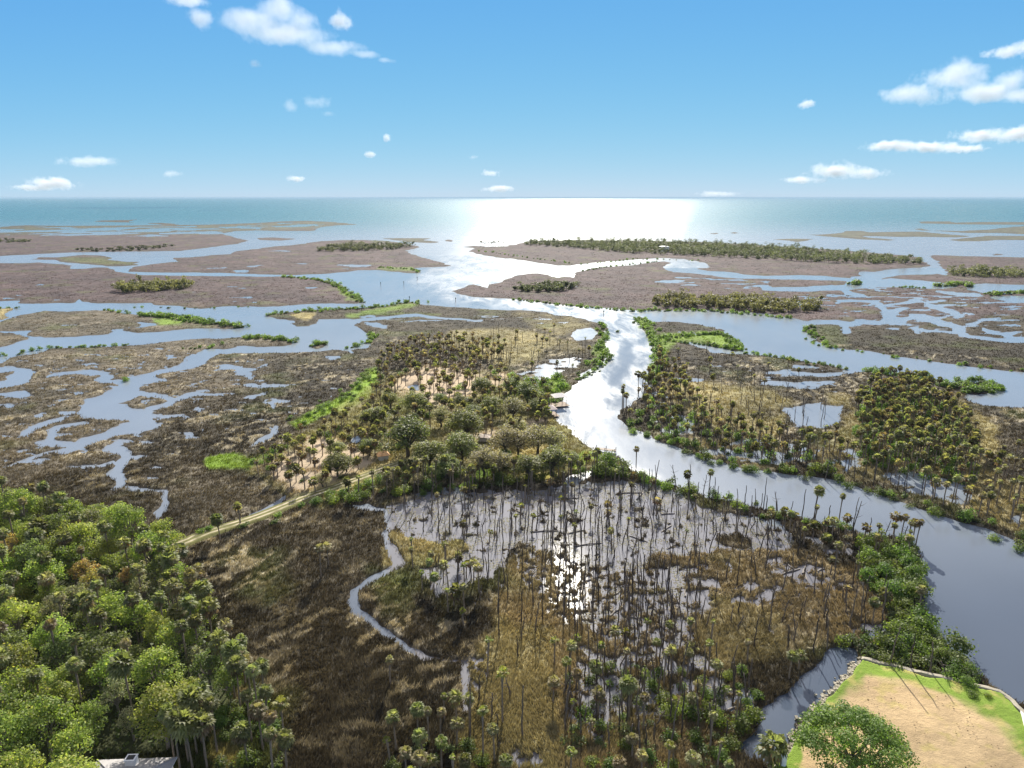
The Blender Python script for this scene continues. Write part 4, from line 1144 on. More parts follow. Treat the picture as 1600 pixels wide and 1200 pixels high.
for rank, i in enumerate(order):
    x, y, h, lk, where, cs = plist[i]
    if score[i] < 0 and not (-150 < pu[i] < 1750):
        continue
    rz = rng.uniform(0, 6.28)
    if rank < N_PALM and score[i] > 0:
        vi = P_BY[lk][int(rng.integers(len(P_BY[lk])))]
        tm, cm, top, H, _ = PALMS[vi]
        k = h / H
        s = cs * rng.uniform(0.66, 1.22)
        e = link('cabbage_palm', None, None, (x, y, max(pz[i], -0.3) - 0.05), rz)
        e.empty_display_size = 1.0
        lab = LABELS[lk].format(where)
        tag(e, lab, 'palm tree', 'cabbage palms ' + where)
        link('trunk', tm, e, (0, 0, 0), 0, (0.85, 0.85, k))
        link('crown', cm, e, (top[0] * 0.85, top[1] * 0.85, top[2] * k), rng.uniform(0, 6.28), (s, s, s * rng.uniform(0.8, 1.15))).rotation_euler[0] = rng.normal() * 0.22
    else:
        c = [j for j, f in enumerate(FARC) if f[8] == lk]
        V, Q, Cc, top, TV, TQ, TC, H, _ = FARC[c[int(rng.integers(len(c)))]]
        k = h / H
        cr, sr = math.cos(rz), math.sin(rz)
        Rm = np.array(((cr, sr, 0), (-sr, cr, 0), (0, 0, 1)))
        base = np.array((x, y, max(pz[i], -0.3) - 0.05))
        s = cs * rng.uniform(0.7, 1.3)
        ta, tb_ = rng.normal() * 0.25, rng.normal() * 0.25
        Tm = np.array(((1, 0, ta), (0, 1, tb_), (-ta, -tb_, 1)))
        far_palms.add(((V * (s, s, s * rng.uniform(0.7, 1.15))) @ Tm + top * (1, 1, k)) @ Rm + base, None, Q, Cc * rng.uniform(0.55, 1.15) * np.array((rng.uniform(0.92, 1.1), 1, 1)))
        far_trunks.add((TV * (1, 1, k)) @ Rm + base, None, TQ, TC)
fp = MB(); fp = far_palms
pm = make_mesh('distant_palm_groves', np.concatenate(far_palms.V + far_trunks.V),
               [np.concatenate(far_palms.Q + [q + far_palms.n for q in far_trunks.Q])], [M_FROND, M_BARK], np.concatenate(far_palms.C + far_trunks.C),
               mat_idx=np.concatenate([np.zeros(sum(len(q) for q in far_palms.Q), int), np.ones(sum(len(q) for q in far_trunks.Q), int)]))
tag(link('distant_palm_groves', pm), 'distant cabbage palm groves on the hammock and across the rivers', 'palm groves', kind='stuff')

# ------------------------------------------------------------------ dead palm trunks of the flooded wood
SNAG = []
for i in range(9):
    r_ = np.random.default_rng(700 + i)
    H = (8.5, 7.2, 9.5, 6.0, 8.0, 5.0, 7.6, 4.0, 9.0)[i]
    d = r_.normal(size=2) * (0.35, 0.8, 0.3, 0.6, 1.4, 0.4, 0.5, 0.5, 0.4)[i]
    z = np.linspace(-0.8, H, 8); t = np.clip(z / H, 0, 1)
    wob = r_.normal(size=(8, 2)) * 0.06
    pts = np.stack([d[0] * t ** 1.6 + wob[:, 0], d[1] * t ** 1.6 + wob[:, 1], z], 1)
    rad = 0.120 * (1.2 - 0.5 * t) * (1 + r_.normal(size=8) * 0.08)
    mb = MB(); mb.tube(pts, rad, 6, np.array((0.060, 0.048, 0.038)) * (1 + 0.5 * (i % 3)))
    if i in (4, 7):
        for j in range(5):
            a = r_.uniform(0, 6.28); p = pts[4 + j % 3]
            mb.tube([p, p + np.array((math.cos(a), math.sin(a), 0.5)) * 0.7, p + np.array((math.cos(a), math.sin(a), 0.7)) * 1.4], [0.06, 0.04, 0.015], 4, (0.10, 0.085, 0.07))
    SNAG.append((mb.mesh('dead_palm', M_BARK, True), H, i in (4, 7), np.concatenate(mb.V), np.concatenate(mb.Q), np.concatenate(mb.C)))
SNAG_ZONES = [
    ([(610, 800), (665, 770), (760, 770), (850, 770), (860, 860), (790, 880), (740, 910), (690, 935), (660, 890), (720, 855), (650, 838)], 75, 2.6, 'in water beside the golden grass tongue'),
    ([(850, 765), (960, 755), (1020, 760), (1030, 870), (960, 880), (860, 860)], 78, 2.4, 'in the glittering flooded wood'),
    ([(1020, 760), (1090, 795), (1200, 810), (1245, 850), (1130, 862), (1030, 870)], 50, 2.6, 'in water below the shrubby bank'),
    ([(850, 870), (1000, 890), (1090, 890), (1100, 1000), (1050, 1030), (960, 1010), (880, 980)], 105, 1.7, 'in crowded shallow water'),
    ([(1080, 870), (1250, 865), (1380, 920), (1380, 1000), (1250, 1030), (1100, 1000)], 55, 2.8, 'in the rusty marsh grass near the point'),
    ([(880, 1020), (1060, 1030), (1180, 1060), (1150, 1160), (960, 1190), (880, 1150)], 75, 1.8, 'in scrub by the still inlet'),
    ([(740, 920), (850, 880), (860, 1000), (760, 1060), (720, 1180), (860, 1200)], 22, 3.5, 'in the golden marsh'),
    ([(960, 745), (1060, 765), (1200, 800), (1430, 850), (1300, 850), (1100, 790)], 34, 2.4, 'on the river bank by the flooded wood'),
    ([(1060, 690), (1220, 690), (1340, 740), (1500, 790), (1430, 790), (1200, 730)], 60, 2.6, 'in the marsh across the river'),
    ([(1040, 600), (1230, 600), (1320, 660), (1200, 690), (1060, 650)], 45, 4, 'in the golden marsh across the river'),
    ([(760, 520), (930, 520), (930, 570), (800, 580)], 18, 6, 'in the marsh beyond the hammock'),
]
rng = np.random.default_rng(99)
slist = []
for poly, n, md, where in SNAG_ZONES:
    for x, y in scatter(poly, n, md, rng):
        slist.append((x, y, where))
for a_, b_ in ((1388, 1047), (1420, 1053), (1452, 1060), (1478, 1066)):
    q_ = G(a_, b_); slist.append((q_[0], q_[1], 'behind the stone seawall'))
SPp = np.array([(a[0], a[1]) for a in slist])
sz, _, sdd = ground_z(SPp)
su, sv, sdep = to_px(SPp[:, 0], SPp[:, 1], 4.0)
kk = rng.uniform(0.62, 1.12, len(slist))
sorder = np.argsort(sdep / kk)
stuff_sn = MB()
for rank, i in enumerate(sorder):
    x, y, where = slist[i]
    vi = int(rng.integers(len(SNAG)))
    me, H, branchy, V, Q, Cc = SNAG[vi]
    rz = rng.uniform(0, 6.28)
    b = max(sz[i], -0.45)
    if rank < 290:
        o = link('dead_palm', me, None, (x, y, b), rz, (1, 1, kk[i]))
        size = 'short' if H * kk[i] < 5.2 else ('tall' if H * kk[i] > 7.4 else 'mid-height')
        tag(o, f'{size} bare dark dead trunk{" with broken branches" if branchy else ""} {where}', 'dead tree', 'dead trunks ' + where)
    else:
        cr, sr = math.cos(rz), math.sin(rz)
        Rm = np.array(((cr, sr, 0), (-sr, cr, 0), (0, 0, 1)))
        stuff_sn.add((V * (1, 1, kk[i])) @ Rm + np.array((x, y, b)), None, Q, Cc)
tag(link('distant_dead_trunks', stuff_sn.mesh('distant_dead_trunks', M_BARK, True)), 'thin dead trunks far off in the marsh across the river', 'dead trunks', kind='stuff')

# fallen trunks lying in the water
LOGS = []
for i in range(3):
    r_ = np.random.default_rng(800 + i)
    mb = MB(); L = (5.0, 7.0, 3.6)[i]
    xs_ = np.linspace(-L / 2, L / 2, 6)
    mb.tube(np.stack([xs_, r_.normal(size=6) * 0.08, 0.10 + r_.normal(size=6) * 0.04], 1), 0.16 * (1.2 - 0.4 * np.linspace(0, 1, 6)), 6, (0.20, 0.18, 0.16))
    LOGS.append((mb.mesh('fallen_log', M_BARK, True), L))
for poly, n, where in (([(700, 770), (1000, 760), (1200, 820), (1000, 870), (760, 880)], 16, 'in the open water of the flooded wood'),
                       ([(900, 900), (1080, 900), (1090, 1010), (930, 1000)], 14, 'among the crowded dead trunks'),
                       ([(1150, 1030), (1230, 1040), (1180, 1140), (1140, 1120)], 8, 'by the bank of the still inlet'),
                       ([(1190, 870), (1290, 885), (1270, 930), (1210, 900)], 10, 'in the pale pool amid rusty grass')):
    for x, y in scatter(poly, n, 3, rng):
        vi = int(rng.integers(3))
        o = link('fallen_log', LOGS[vi][0], None, (x, y, 0.03), rng.uniform(0, 3.14))
        tag(o, f'{("long", "very long", "short")[vi]} grey fallen trunk lying {where}', 'log', 'fallen trunks ' + where)

# ------------------------------------------------------------------ broadleaf wood on the left
FOREST = [(-260, 805), (0, 798), (60, 818), (150, 835), (220, 860), (262, 885), (235, 905), (290, 940), (322, 985), (325, 1040), (360, 1090), (375, 1120), (340, 1130), (285, 1150), (262, 1178),
          (130, 1190), (118, 1340), (-320, 1340)]
rng = np.random.default_rng(123)
pts = scatter(FOREST, 292, 4.3, rng, 40)
fz_, _, _ = ground_z(np.array(pts))
TL = {'bright': 'bright yellow-green broadleaf tree', 'deep': 'deep green dense broadleaf tree', 'rusty': 'rusty brown tinted broadleaf tree', 'greyish': 'grey-green open broadleaf tree'}
for (x, y), z in zip(pts, fz_):
    u, v, dp = to_px(x, y, 0)
    lum = noise2(np.array([x / 25]), np.array([y / 25]), 5)[0]
    w = np.array((0.58 + 0.5 * lum, 0.26 - 0.3 * lum, 0.025, 0.13)); w = np.clip(w, 0.012, 1); w /= w.sum()
    if u < 160 and v > 1050:
        w = np.array((0.85, 0.15, 0, 0))
    kd = ('bright', 'deep', 'rusty', 'greyish')[rng.choice(4, p=w)]
    cm, tm = BROAD[kd][int(rng.integers(len(BROAD[kd])))]
    s = rng.uniform(0.62, 1.08) * (0.85 if u > 280 else 1.0)
    e = link('broadleaf_tree', None, None, (x, y, z - 0.1), rng.uniform(0, 6.28), (s, s, s * rng.uniform(0.9, 1.1)))
    where = 'near the grey roofed house' if v > 1120 else ('beside the dirt track end' if (u > 150 and v < 960) else ('along the upper marsh edge of the wood' if v < 870 else 'in the middle of the dense wood'))
    tag(e, f'{"large" if s > 0.94 else ("small" if s < 0.74 else "medium")} {TL[kd]} {where}', 'tree', 'broadleaf trees ' + where)
    link('trunk', tm, e); link('crown', cm, e)

# undergrowth under the wood and in the yard
rng = np.random.default_rng(321)
ug = MB()
up = np.array(scatter(FOREST + [], 5200, 0.9, rng, 4))
n = len(up)
P3 = np.stack([up[:, 0], up[:, 1], 0.5 + rng.uniform(0.1, 2.4, n)], 1)
for rep in range(3):
    PR = P3 + rng.normal(size=P3.shape) * (0.9, 0.9, 0.5)
    N = rand_dirs(n, rng, 0.9)
    V, Q = cards(PR, N, 0.75, rng)
    t = rng.uniform(size=(n, 1))
    ug.add(V, None, Q, np.repeat(np.array((0.045, 0.062, 0.018)) * (1 - t) + np.array((0.115, 0.140, 0.040)) * t, 4, 0))
tag(link('undergrowth', ug.mesh('undergrowth', M_LEAF)), 'dark leafy undergrowth beneath the dense wood', 'undergrowth', kind='stuff')

# ------------------------------------------------------------------ oaks of the hammock
OAKS = [(638, 716, 1.28, 0), (672, 737, 0.95, 0), (722, 727, 0.98, 0), (650, 652, 0.9, 0), (755, 626, 0.9, 0), (722, 649, 0.75, 0), (728, 692, 1.05, 0), (757, 746, 0.85, 1), (790, 716, 0.95, 1),
        (798, 622, 0.8, 0), (825, 635, 0.9, 0), (810, 716, 0.95, 1), (840, 713, 1.0, 1), (864, 712, 0.85, 1), (862, 745, 0.9, 0), (826, 752, 0.8, 0), (585, 672, 0.8, 0), (527, 718, 0.55, 0), (578, 716, 0.6, 0),
        (542, 741, 0.5, 0), (528, 748, 0.7, 0), (690, 640, 0.6, 0), (770, 655, 0.8, 0), (800, 660, 0.9, 1), (700, 750, 0.7, 0), (610, 640, 0.65, 0), (840, 655, 0.7, 0), (780, 745, 0.75, 1), (892, 738, 0.6, 0),
        (690, 670, 0.75, 1), (505, 765, 0.45, 1), (740, 665, 0.7, 0), (805, 690, 0.8, 1), (655, 765, 0.45, 1), (610, 768, 0.5, 1)]
oz, _, _ = ground_z(np.array([G(a, b)[:2] for a, b, _, _ in OAKS]))
for (a, b, s, k), z in zip(OAKS, oz):
    q = G(a, b)
    cm, tm = (MOSSY_OAK if k else OAK)[int(rng.integers(2))]
    e = link('live_oak', None, None, (q[0], q[1], z - 0.1), rng.uniform(0, 6.28), (s * 1.34, s * 1.34, s * 1.05))
    side = 'by the boat shelter' if a > 795 else ('beside the dirt track' if b > 712 else 'in the middle of the hammock')
    sz_ = 'broad' if s > 0.92 else ('mid-sized' if s > 0.7 else 'small')
    tag(e, f'{sz_} {"grey moss-hung" if k else "dark green rounded"} live oak {side}', 'oak tree', 'live oaks ' + side)
    link('trunk', tm, e); link('crown', cm, e)

# ------------------------------------------------------------------ shrubs
SHRUBS = []   # (x, y, scale, where)
rng = np.random.default_rng(555)


def add_shrubs(pts_, lo, hi, where):
    for x, y in pts_:
        SHRUBS.append((x, y, rng.uniform(lo, hi), where))


add_shrubs(scatter([(1335, 852), (1420, 852), (1434, 880), (1438, 960), (1466, 1010), (1400, 1008), (1388, 960), (1362, 920)], 92, 2.0, rng), 0.75, 1.25, 'packed on the green point')
add_shrubs(scatter([(1312, 1006), (1400, 1000), (1480, 1020), (1536, 1064), (1552, 1082), (1480, 1064), (1400, 1046), (1345, 1030)], 46, 1.9, rng), 0.75, 1.35, 'outside the stone seawall')
add_shrubs(along([(895, 744), (970, 746), (1010, 752), (1078, 772)], 2.2, 4.5, rng), 0.7, 1.15, 'on the bank between river and flooded wood')
add_shrubs(along([(1085, 776), (1140, 790), (1200, 802), (1300, 826), (1350, 838)], 2.4, 4.0, rng), 0.5, 0.95, 'on the bank between river and flooded wood')
add_shrubs(along([(975, 664), (1020, 684), (1060, 702), (1110, 720), (1170, 737), (1240, 744), (1300, 750), (1360, 769), (1430, 791), (1500, 813), (1600, 856), (1660, 885)], 2.3, 4.2, rng), 0.6, 1.1, 'on the bank across the river')
add_shrubs(scatter([(920, 725), (975, 725), (980, 745), (930, 748)], 9, 2.4, rng), 1.2, 1.7, 'at the foot of the little dock')
add_shrubs(scatter([(885, 1060), (1000, 1040), (1160, 1060), (1200, 1100), (1140, 1180), (1150, 1260), (900, 1250)], 62, 2.6, rng), 0.5, 1.0, 'among the palms next to the still inlet')
add_shrubs(scatter([(600, 1180), (660, 1160), (760, 1180), (740, 1270), (620, 1270)], 12, 2.6, rng), 0.5, 0.9, 'near the end of the winding creek')
add_shrubs(scatter([(480, 790), (560, 762), (650, 745), (740, 752), (880, 748), (740, 768), (640, 778), (560, 790)], 46, 2.4, rng), 0.6, 1.2, 'on the shore below the hammock')
add_shrubs(along([(240, 870), (290, 852), (400, 818), (480, 785)], 5, 4.5, rng), 0.35, 0.7, 'beside the dirt track')
add_shrubs(scatter([(280, 1160), (400, 1070), (440, 1150), (450, 1250), (380, 1260), (330, 1180)], 30, 2.4, rng), 0.5, 1.0, 'at the edge of the wood by the house')
add_shrubs(scatter(HAMMOCK, 40, 4.0, rng), 0.5, 1.2, 'scattered through the hammock')
add_shrubs(scatter([(790, 602), (868, 592), (888, 606), (860, 622), (800, 622)], 26, 2.6, rng), 0.8, 1.3, 'beside the boat shelter')
add_shrubs(scatter([(1335, 650), (1370, 605), (1440, 610), (1500, 655), (1520, 700), (1530, 760), (1450, 750), (1340, 725)], 190, 2.4, rng), 0.5, 1.3, 'far')
add_shrubs(scatter([(1010, 620), (1060, 640), (1220, 700), (1340, 720), (1330, 745), (1180, 725), (1050, 690), (985, 660)], 60, 3.2, rng), 0.5, 1.1, 'far')
FARPATHS = [
    ([(997, 498), (1012, 512), (1022, 530), (1030, 555), (1026, 580), (1018, 602)], 3, 5, 0.7, 1.1), ([(1018, 531), (1060, 527), (1130, 522), (1145, 533), (1160, 546)], 2.5, 5, 0.6, 1.0), ([(1040, 534), (1100, 538), (1158, 548)], 3, 3, 0.6, 1.0),
    ([(1160, 552), (1230, 561), (1320, 578)], 4, 4, 0.5, 0.9), ([(1345, 581), (1400, 588), (1452, 596), (1480, 606)], 3, 5, 0.7, 1.3), ([(1486, 607), (1505, 602), (1530, 600), (1552, 606), (1530, 613), (1500, 612)], 1.8, 5, 0.8, 1.2),
    ([(418, 494), (460, 488), (560, 484), (600, 480), (640, 472), (652, 476)], 4, 8, 0.6, 1.1), ([(160, 485), (230, 493), (300, 500)], 8, 6, 0.6, 1.0), ([(222, 494), (270, 497), (300, 502), (340, 508), (384, 512)], 3, 6, 0.9, 1.4),
    ([(380, 530), (405, 528), (432, 530), (458, 536)], 2.6, 6, 0.8, 1.2), ([(488, 542), (498, 538), (510, 538)], 2.6, 3, 0.8, 1.1), ([(545, 545), (570, 536), (580, 530), (583, 522)], 4, 4, 0.6, 1.0),
    ([(2, 558), (50, 548), (130, 543), (200, 541)], 6, 4, 0.5, 0.9), ([(290, 545), (320, 545), (350, 540)], 6, 4, 0.5, 0.9), ([(190, 596), (200, 594)], 2, 2, 0.8, 1.0), ([(440, 433), (500, 438), (535, 450), (545, 460), (566, 473)], 6, 7, 0.8, 1.3),
    ([(590, 419), (640, 421), (658, 426)], 8, 6, 0.6, 1.0), ([(940, 543), (948, 520), (940, 507)], 5, 6, 0.6, 1.0), ([(925, 548), (944, 545), (944, 560), (920, 572)], 4, 6, 0.6, 1.1), ([(1258, 511), (1270, 526), (1290, 541), (1310, 545)], 5, 8, 0.6, 1.1), ([(1310, 545), (1400, 557), (1520, 574), (1600, 582), (1700, 596)], 12, 5, 0.4, 0.9),
    ([(800, 468), (900, 479), (980, 486), (1050, 486), (1100, 486), (1240, 498)], 6, 5, 0.6, 1.1), ([(1330, 445), (1342, 443)], 3, 4, 1.5, 2.0), ([(1465, 448), (1500, 445), (1520, 449)], 4, 6, 1.2, 2.0), ([(1540, 462), (1600, 458)], 6, 8, 1.0, 1.8), ([(1395, 449), (1450, 451)], 6, 4, 0.6, 1.0),
    ([(905, 425), (960, 416), (1030, 409)], 14, 5, 0.6, 1.0), ([(745, 392), (900, 414), (1000, 405), (1100, 408)], 22, 6, 0.6, 1.1), ([(200, 480), (310, 482), (400, 479)], 20, 4, 0.5, 0.9), ([(880, 620), (862, 636)], 3, 4, 0.5, 0.9), ([(905, 596), (940, 568)], 4, 4, 0.5, 0.8),
    ([(458, 665), (500, 645), (545, 622), (580, 580)], 4, 7, 0.4, 0.8), ([(400, 728), (450, 702)], 3, 4, 0.4, 0.8), ([(0, 483), (22, 483)], 5, 5, 0.6, 0.9),
]
for path, step, width, lo, hi in FARPATHS:
    add_shrubs(along(path, step * 0.42, width * 0.9, rng), lo * 0.8, hi, 'far')
SA = np.array([(a[0], a[1], a[2]) for a in SHRUBS])
hz, _, hd = ground_z(SA[:, :2])
hu, hv, hdep = to_px(SA[:, 0], SA[:, 1], 1.0)
hsc = SA[:, 2] / hdep
hsc[(hu < -10) | (hu > 1610) | (hv > 1225)] *= 0.01
hsc[np.array([a[3] == 'far' for a in SHRUBS])] *= 0.2
horder = np.argsort(-hsc)
SV = [(np.empty(0), 0)]
SDATA = []
for me in SHRUB:
    nv = len(me.vertices); a = np.empty(nv * 3, np.float32); me.vertices.foreach_get('co', a)
    cc = np.empty(nv * 4, np.float32); me.attributes['Col'].data.foreach_get('color', cc)
    V = a.reshape(-1, 4, 3); c4 = cc.reshape(-1, 4, 4)[:, :, :3]
    SDATA.append((V, c4))
fs = MB()
SLAB = ('rounded bright green', 'low yellowish green', 'tall deep green', 'low olive green')
for rank, i in enumerate(horder):
    x, y, s, where = SHRUBS[i]
    vi = int(rng.integers(len(SHRUB)))
    if rank < 285 and where != 'far':
        o = link('shrub', SHRUB[vi], None, (x, y, max(hz[i], -0.1) - 0.1), rng.uniform(0, 6.28), (s, s, s * rng.uniform(0.85, 1.2)))
        tag(o, f'{"large " if s > 1.0 else "small " if s < 0.65 else ""}{SLAB[vi]} shrub {where}', 'shrub', 'shrubs ' + where)
    else:
        V, c4 = SDATA[vi]
        keep = rng.permutation(len(V))[:150 if hdep[i] > 330 else 300]
        cen = V[keep].mean(1, keepdims=True)
        VV = cen + (V[keep] - cen) * (2.0 if hdep[i] > 330 else 1.4)
        fs.add(VV.reshape(-1, 3) * s + np.array((x, y, max(hz[i], -0.1) - 0.1)), None, np.arange(4 * len(keep)).reshape(-1, 4), c4[keep].reshape(-1, 3) * rng.uniform(0.75, 1.25))
tag(link('distant_shrubs', fs.mesh('distant_shrubs', M_LEAF)), 'distant green mangrove shrubs lining the rivers and islands', 'shrubs', kind='stuff')

# ------------------------------------------------------------------ far woods that read as one mass
WOODS = [
    ('distant_island_wood', [(812, 383), (840, 380), (1000, 381), (1100, 384), (1200, 390), (1300, 397), (1430, 408), (1442, 414), (1300, 412), (1200, 406), (1100, 401), (1000, 397), (960, 394), (900, 388)], 620, 8, (8, 15), 4.6, 'long grey-green wood on the island below the sun glitter'),
    ('distant_palm_clump', [(183, 456), (200, 450), (280, 445), (303, 445), (290, 452), (250, 456), (200, 459)], 85, 6, (7, 11), 3.6, 'round dark clump of palms alone in the pink-brown marsh'),
    ('distant_point_wood', [(495, 391), (520, 387), (600, 384.5), (650, 385), (620, 390), (560, 393), (500, 394)], 110, 8, (6, 12), 4.2, 'low dark wood near the marsh point by the sea'),
    ('distant_bank_wood', [(1015, 474), (1060, 470), (1150, 470), (1282, 480), (1272, 489), (1200, 489), (1100, 482), (1040, 481)], 230, 6, (6, 11), 3.6, 'olive palm wood on the far bank of the right hand river'),
    ('distant_scrub_wood', [(798, 454), (830, 449), (905, 447), (880, 456), (840, 458)], 75, 6, (5, 8), 3.4, 'grey-green scrub between the two bright channels'),
    ('distant_shore_wood', [(1480, 428), (1500, 424), (1540, 425), (1600, 428), (1920, 430), (1920, 437), (1560, 434), (1500, 433)], 230, 7, (6, 12), 4.2, 'green wood on the shore beside the inlet on the far right'),
    ('distant_low_wood', [(0, 377), (50, 376.4), (50, 379), (0, 380), (-200, 380), (-200, 377)], 60, 9, (3, 7), 4.2, 'low dark wood at the left edge of the far marsh'),
    ('distant_sparse_wood', [(120, 391), (240, 385.5), (285, 383), (230, 392), (130, 394)], 42, 9, (3, 6), 3.6, 'sparse bushes in the pink-brown marsh near the sea'),
]
rng = np.random.default_rng(888)
for nm, poly, n, md, (h0, h1), r0, lab in WOODS:
    mb = MB()
    pp = scatter(poly, n, md, rng, 30)
    wz, _, _ = ground_z(np.array(pp))
    for (x, y), z in zip(pp, wz):
        h = rng.uniform(h0, h1) * rng.choice((0.5, 0.7, 0.8, 1.05)); r = r0 * rng.uniform(0.6, 1.3)
        base = np.array((x, y, z))
        palmy = 'palm' in nm or 'bank' in nm
        tone = rng.uniform()
        c1, c2 = ((0.060, 0.062, 0.030), (0.150, 0.145, 0.060)) if palmy else ((0.050, 0.055, 0.034), (0.115, 0.118, 0.066))
        m = 80
        L = [(rng.normal() * r * 0.42, rng.normal() * r * 0.42, h * rng.uniform(0.10, 0.90), r * 0.62, h * 0.17) for _ in range(8)]
        f = foliage(rng, L, m / (r * r * 0.25) / 5 * 1.5, 1.1, np.array(c1) * (0.8 + 0.5 * tone), np.array(c2) * (0.75 + 0.5 * tone))
        for V, Q, Cc in zip(f.V, f.Q, f.C):
            mb.add(V + base, None, Q - Q.min(), Cc)
        mb.tube([base - (0, 0, 0.5), base + (0, 0, h * 0.6)], [0.3, 0.2], 4, (0.10, 0.085, 0.07), False)
    tag(link(nm, mb.mesh(nm, M_LEAF)), lab, 'wood', kind='stuff')

# ------------------------------------------------------------------ marsh grass
rng = np.random.default_rng(4242)
NG = 250000
gu = rng.uniform(-120, 1720, NG); gv = 375 + (1290 - 375) * rng.uniform(0, 1, NG) ** 0.97
gg = np.stack([G(a, b)[:2] for a, b in zip(gu, gv)]) if False else None
up_ = 600 - gv
dyy = FPX * CP + up_ * SP; dzz = FPX * SP - up_ * CP
gt = CAM_H / dzz
gx = (gu - 800) * gt; gy = dyy * gt
z_, c_, s_, d_, U_, V_ = ground_at(gx, gy)
bright = c_[:, 0] * 0.5 + c_[:, 1] * 0.5
lw = sd_poly(gu, gv, LAWN, 4) > -2
sandy = c_[:, 0] > 0.30
fo = sd_poly(gu, gv, FOREST, 4) > 0
rd = np.zeros(NG, bool)
ROAD = [(186, 894), (232, 873), (287, 852), (325, 836), (400, 812), (450, 792), (482, 779), (520, 767), (560, 752), (590, 741), (612, 732), (650, 722), (690, 711)]
rdist = sd_stroke(gu, gv, [(a, b, 22) for a, b in ROAD], 4)
ok = (d_ > 0.9) & ((gv > 470) | (rng.uniform(0, 1, NG) < 0.25 + 0.75 * (gv - 375) / 95)) & ~lw & ~sandy & ~fo & (rdist < 0)
gx, gy, z_, c_, dep_ = gx[ok], gy[ok], z_[ok], c_[ok], (gt[ok] * FPX)
n = len(gx)
sc = np.clip(dep_ / 170, 0.75, 4.0)
hgt = rng.uniform(0.30, 0.85, n) * np.clip(250 / dep_, 0.55, 1.0)
NB = 5
B = []; BC = []
lean_az = noise2(gx / 10, gy / 10, 901) * 3.0 + 0.9
for k in range(NB):
    a = rng.uniform(0, 6.28, n)
    w = 0.115 * sc * rng.uniform(0.7, 1.3, n)
    off = rng.normal(size=(n, 2)) * 0.34 * sc[:, None]
    lx = np.cos(lean_az) * hgt * 0.5 + rng.normal(size=n) * 0.25 * hgt; ly = np.sin(lean_az) * hgt * 0.5 + rng.normal(size=n) * 0.25 * hgt
    bx, by = gx + off[:, 0], gy + off[:, 1]
    p0 = np.stack([bx - np.cos(a) * w, by - np.sin(a) * w, z_ - 0.1], 1)
    p1 = np.stack([bx + np.cos(a) * w, by + np.sin(a) * w, z_ - 0.1], 1)
    p2 = np.stack([bx + lx, by + ly, z_ + hgt * rng.uniform(0.7, 1.2, n)], 1)
    B.append(np.stack([p0, p1, p2], 1))
    t = 1.0 + (rng.uniform(-0.2, 0.85, (n, 1))) * np.clip(420 / dep_, 0.35, 1.0)[:, None]
    BC.append(np.repeat((c_ * t)[:, None, :], 3, 1))
B = np.concatenate(B); BC = np.concatenate(BC)
gm = make_mesh('marsh_grass', B.reshape(-1, 3), [np.arange(len(B) * 3).reshape(-1, 3)], [M_BLADE], np.clip(BC.reshape(-1, 3), 0, 0.6))
tag(link('marsh_grass', gm), 'brown and golden marsh grass over the tidal flats', 'grass', kind='stuff')

# duckweed and litter floating in the flooded wood
rng = np.random.default_rng(31)
FW = [(602, 795), (665, 768), (800, 767), (960, 752), (1060, 765), (1100, 795), (1215, 815), (1250, 852), (1100, 870), (1090, 1000), (1160, 1080), (1100, 1120), (950, 1120), (880, 1040), (860, 900), (790, 880), (700, 930), (655, 888), (735, 852), (622, 830)]
fpnt = np.array(scatter(FW, 24000, 0.26, rng, 3))
keep = fbm(fpnt[:, 0] / 5, fpnt[:, 1] / 5, 77, 4, 0.7) > -0.03
fpnt = fpnt[keep]
n = len(fpnt)
mbf = MB()
V, Q = cards(np.stack([fpnt[:, 0], fpnt[:, 1], np.full(n, 0.04)], 1), np.tile((0.0, 0.0, 1.0), (n, 1)) + rng.normal(size=(n, 3)) * 0.10, 0.48, rng, 0.55)
t = rng.uniform(size=(n, 1))
mbf.add(V, None, Q, np.repeat(np.array((0.09, 0.10, 0.035)) * (1 - t) + np.array((0.22, 0.19, 0.10)) * t, 4, 0))
tag(link('floating_plants', mbf.mesh('floating_plants', M_BLADE)), 'floating plants and litter speckling the flooded wood', 'floating plants', kind='stuff')

# ------------------------------------------------------------------ dirt road on its low bank
def ribbon(path, prof, closed=False):
    """prof: list of (offset across, z, colour)"""
    P = np.array(path, float)
    T = np.gradient(P, axis=0); T /= np.linalg.norm(T, axis=1)[:, None]
    Nn = np.stack([-T[:, 1], T[:, 0]], 1)
    m = len(prof)
    V = []; Cc = []
    for p, nn in zip(P, Nn):
        for off, z, c in prof:
            q = p + nn * off
            V.append((q[0], q[1], z)); Cc.append(c)
    Q = [(i * m + j, i * m + j + 1, (i + 1) * m + j + 1, (i + 1) * m + j) for i in range(len(P) - 1) for j in range(m - 1)]
    return np.array(V), Q, np.array(Cc)


def smooth_path(pts, step):
    P = np.array(pts, float)
    out = []
    for i in range(len(P) - 1):
        a, b = P[i], P[i + 1]
        p0 = P[max(i - 1, 0)]; p3 = P[min(i + 2, len(P) - 1)]
        n_ = max(2, int(np.linalg.norm(b - a) / step))
        for k in range(n_):
            t = k / n_
            out.append(0.5 * ((2 * a) + (-p0 + b) * t + (2 * p0 - 5 * a + 4 * b - p3) * t * t + (-p0 + 3 * a - 3 * b + p3) * t ** 3))
    out.append(P[-1])
    return np.array(out)


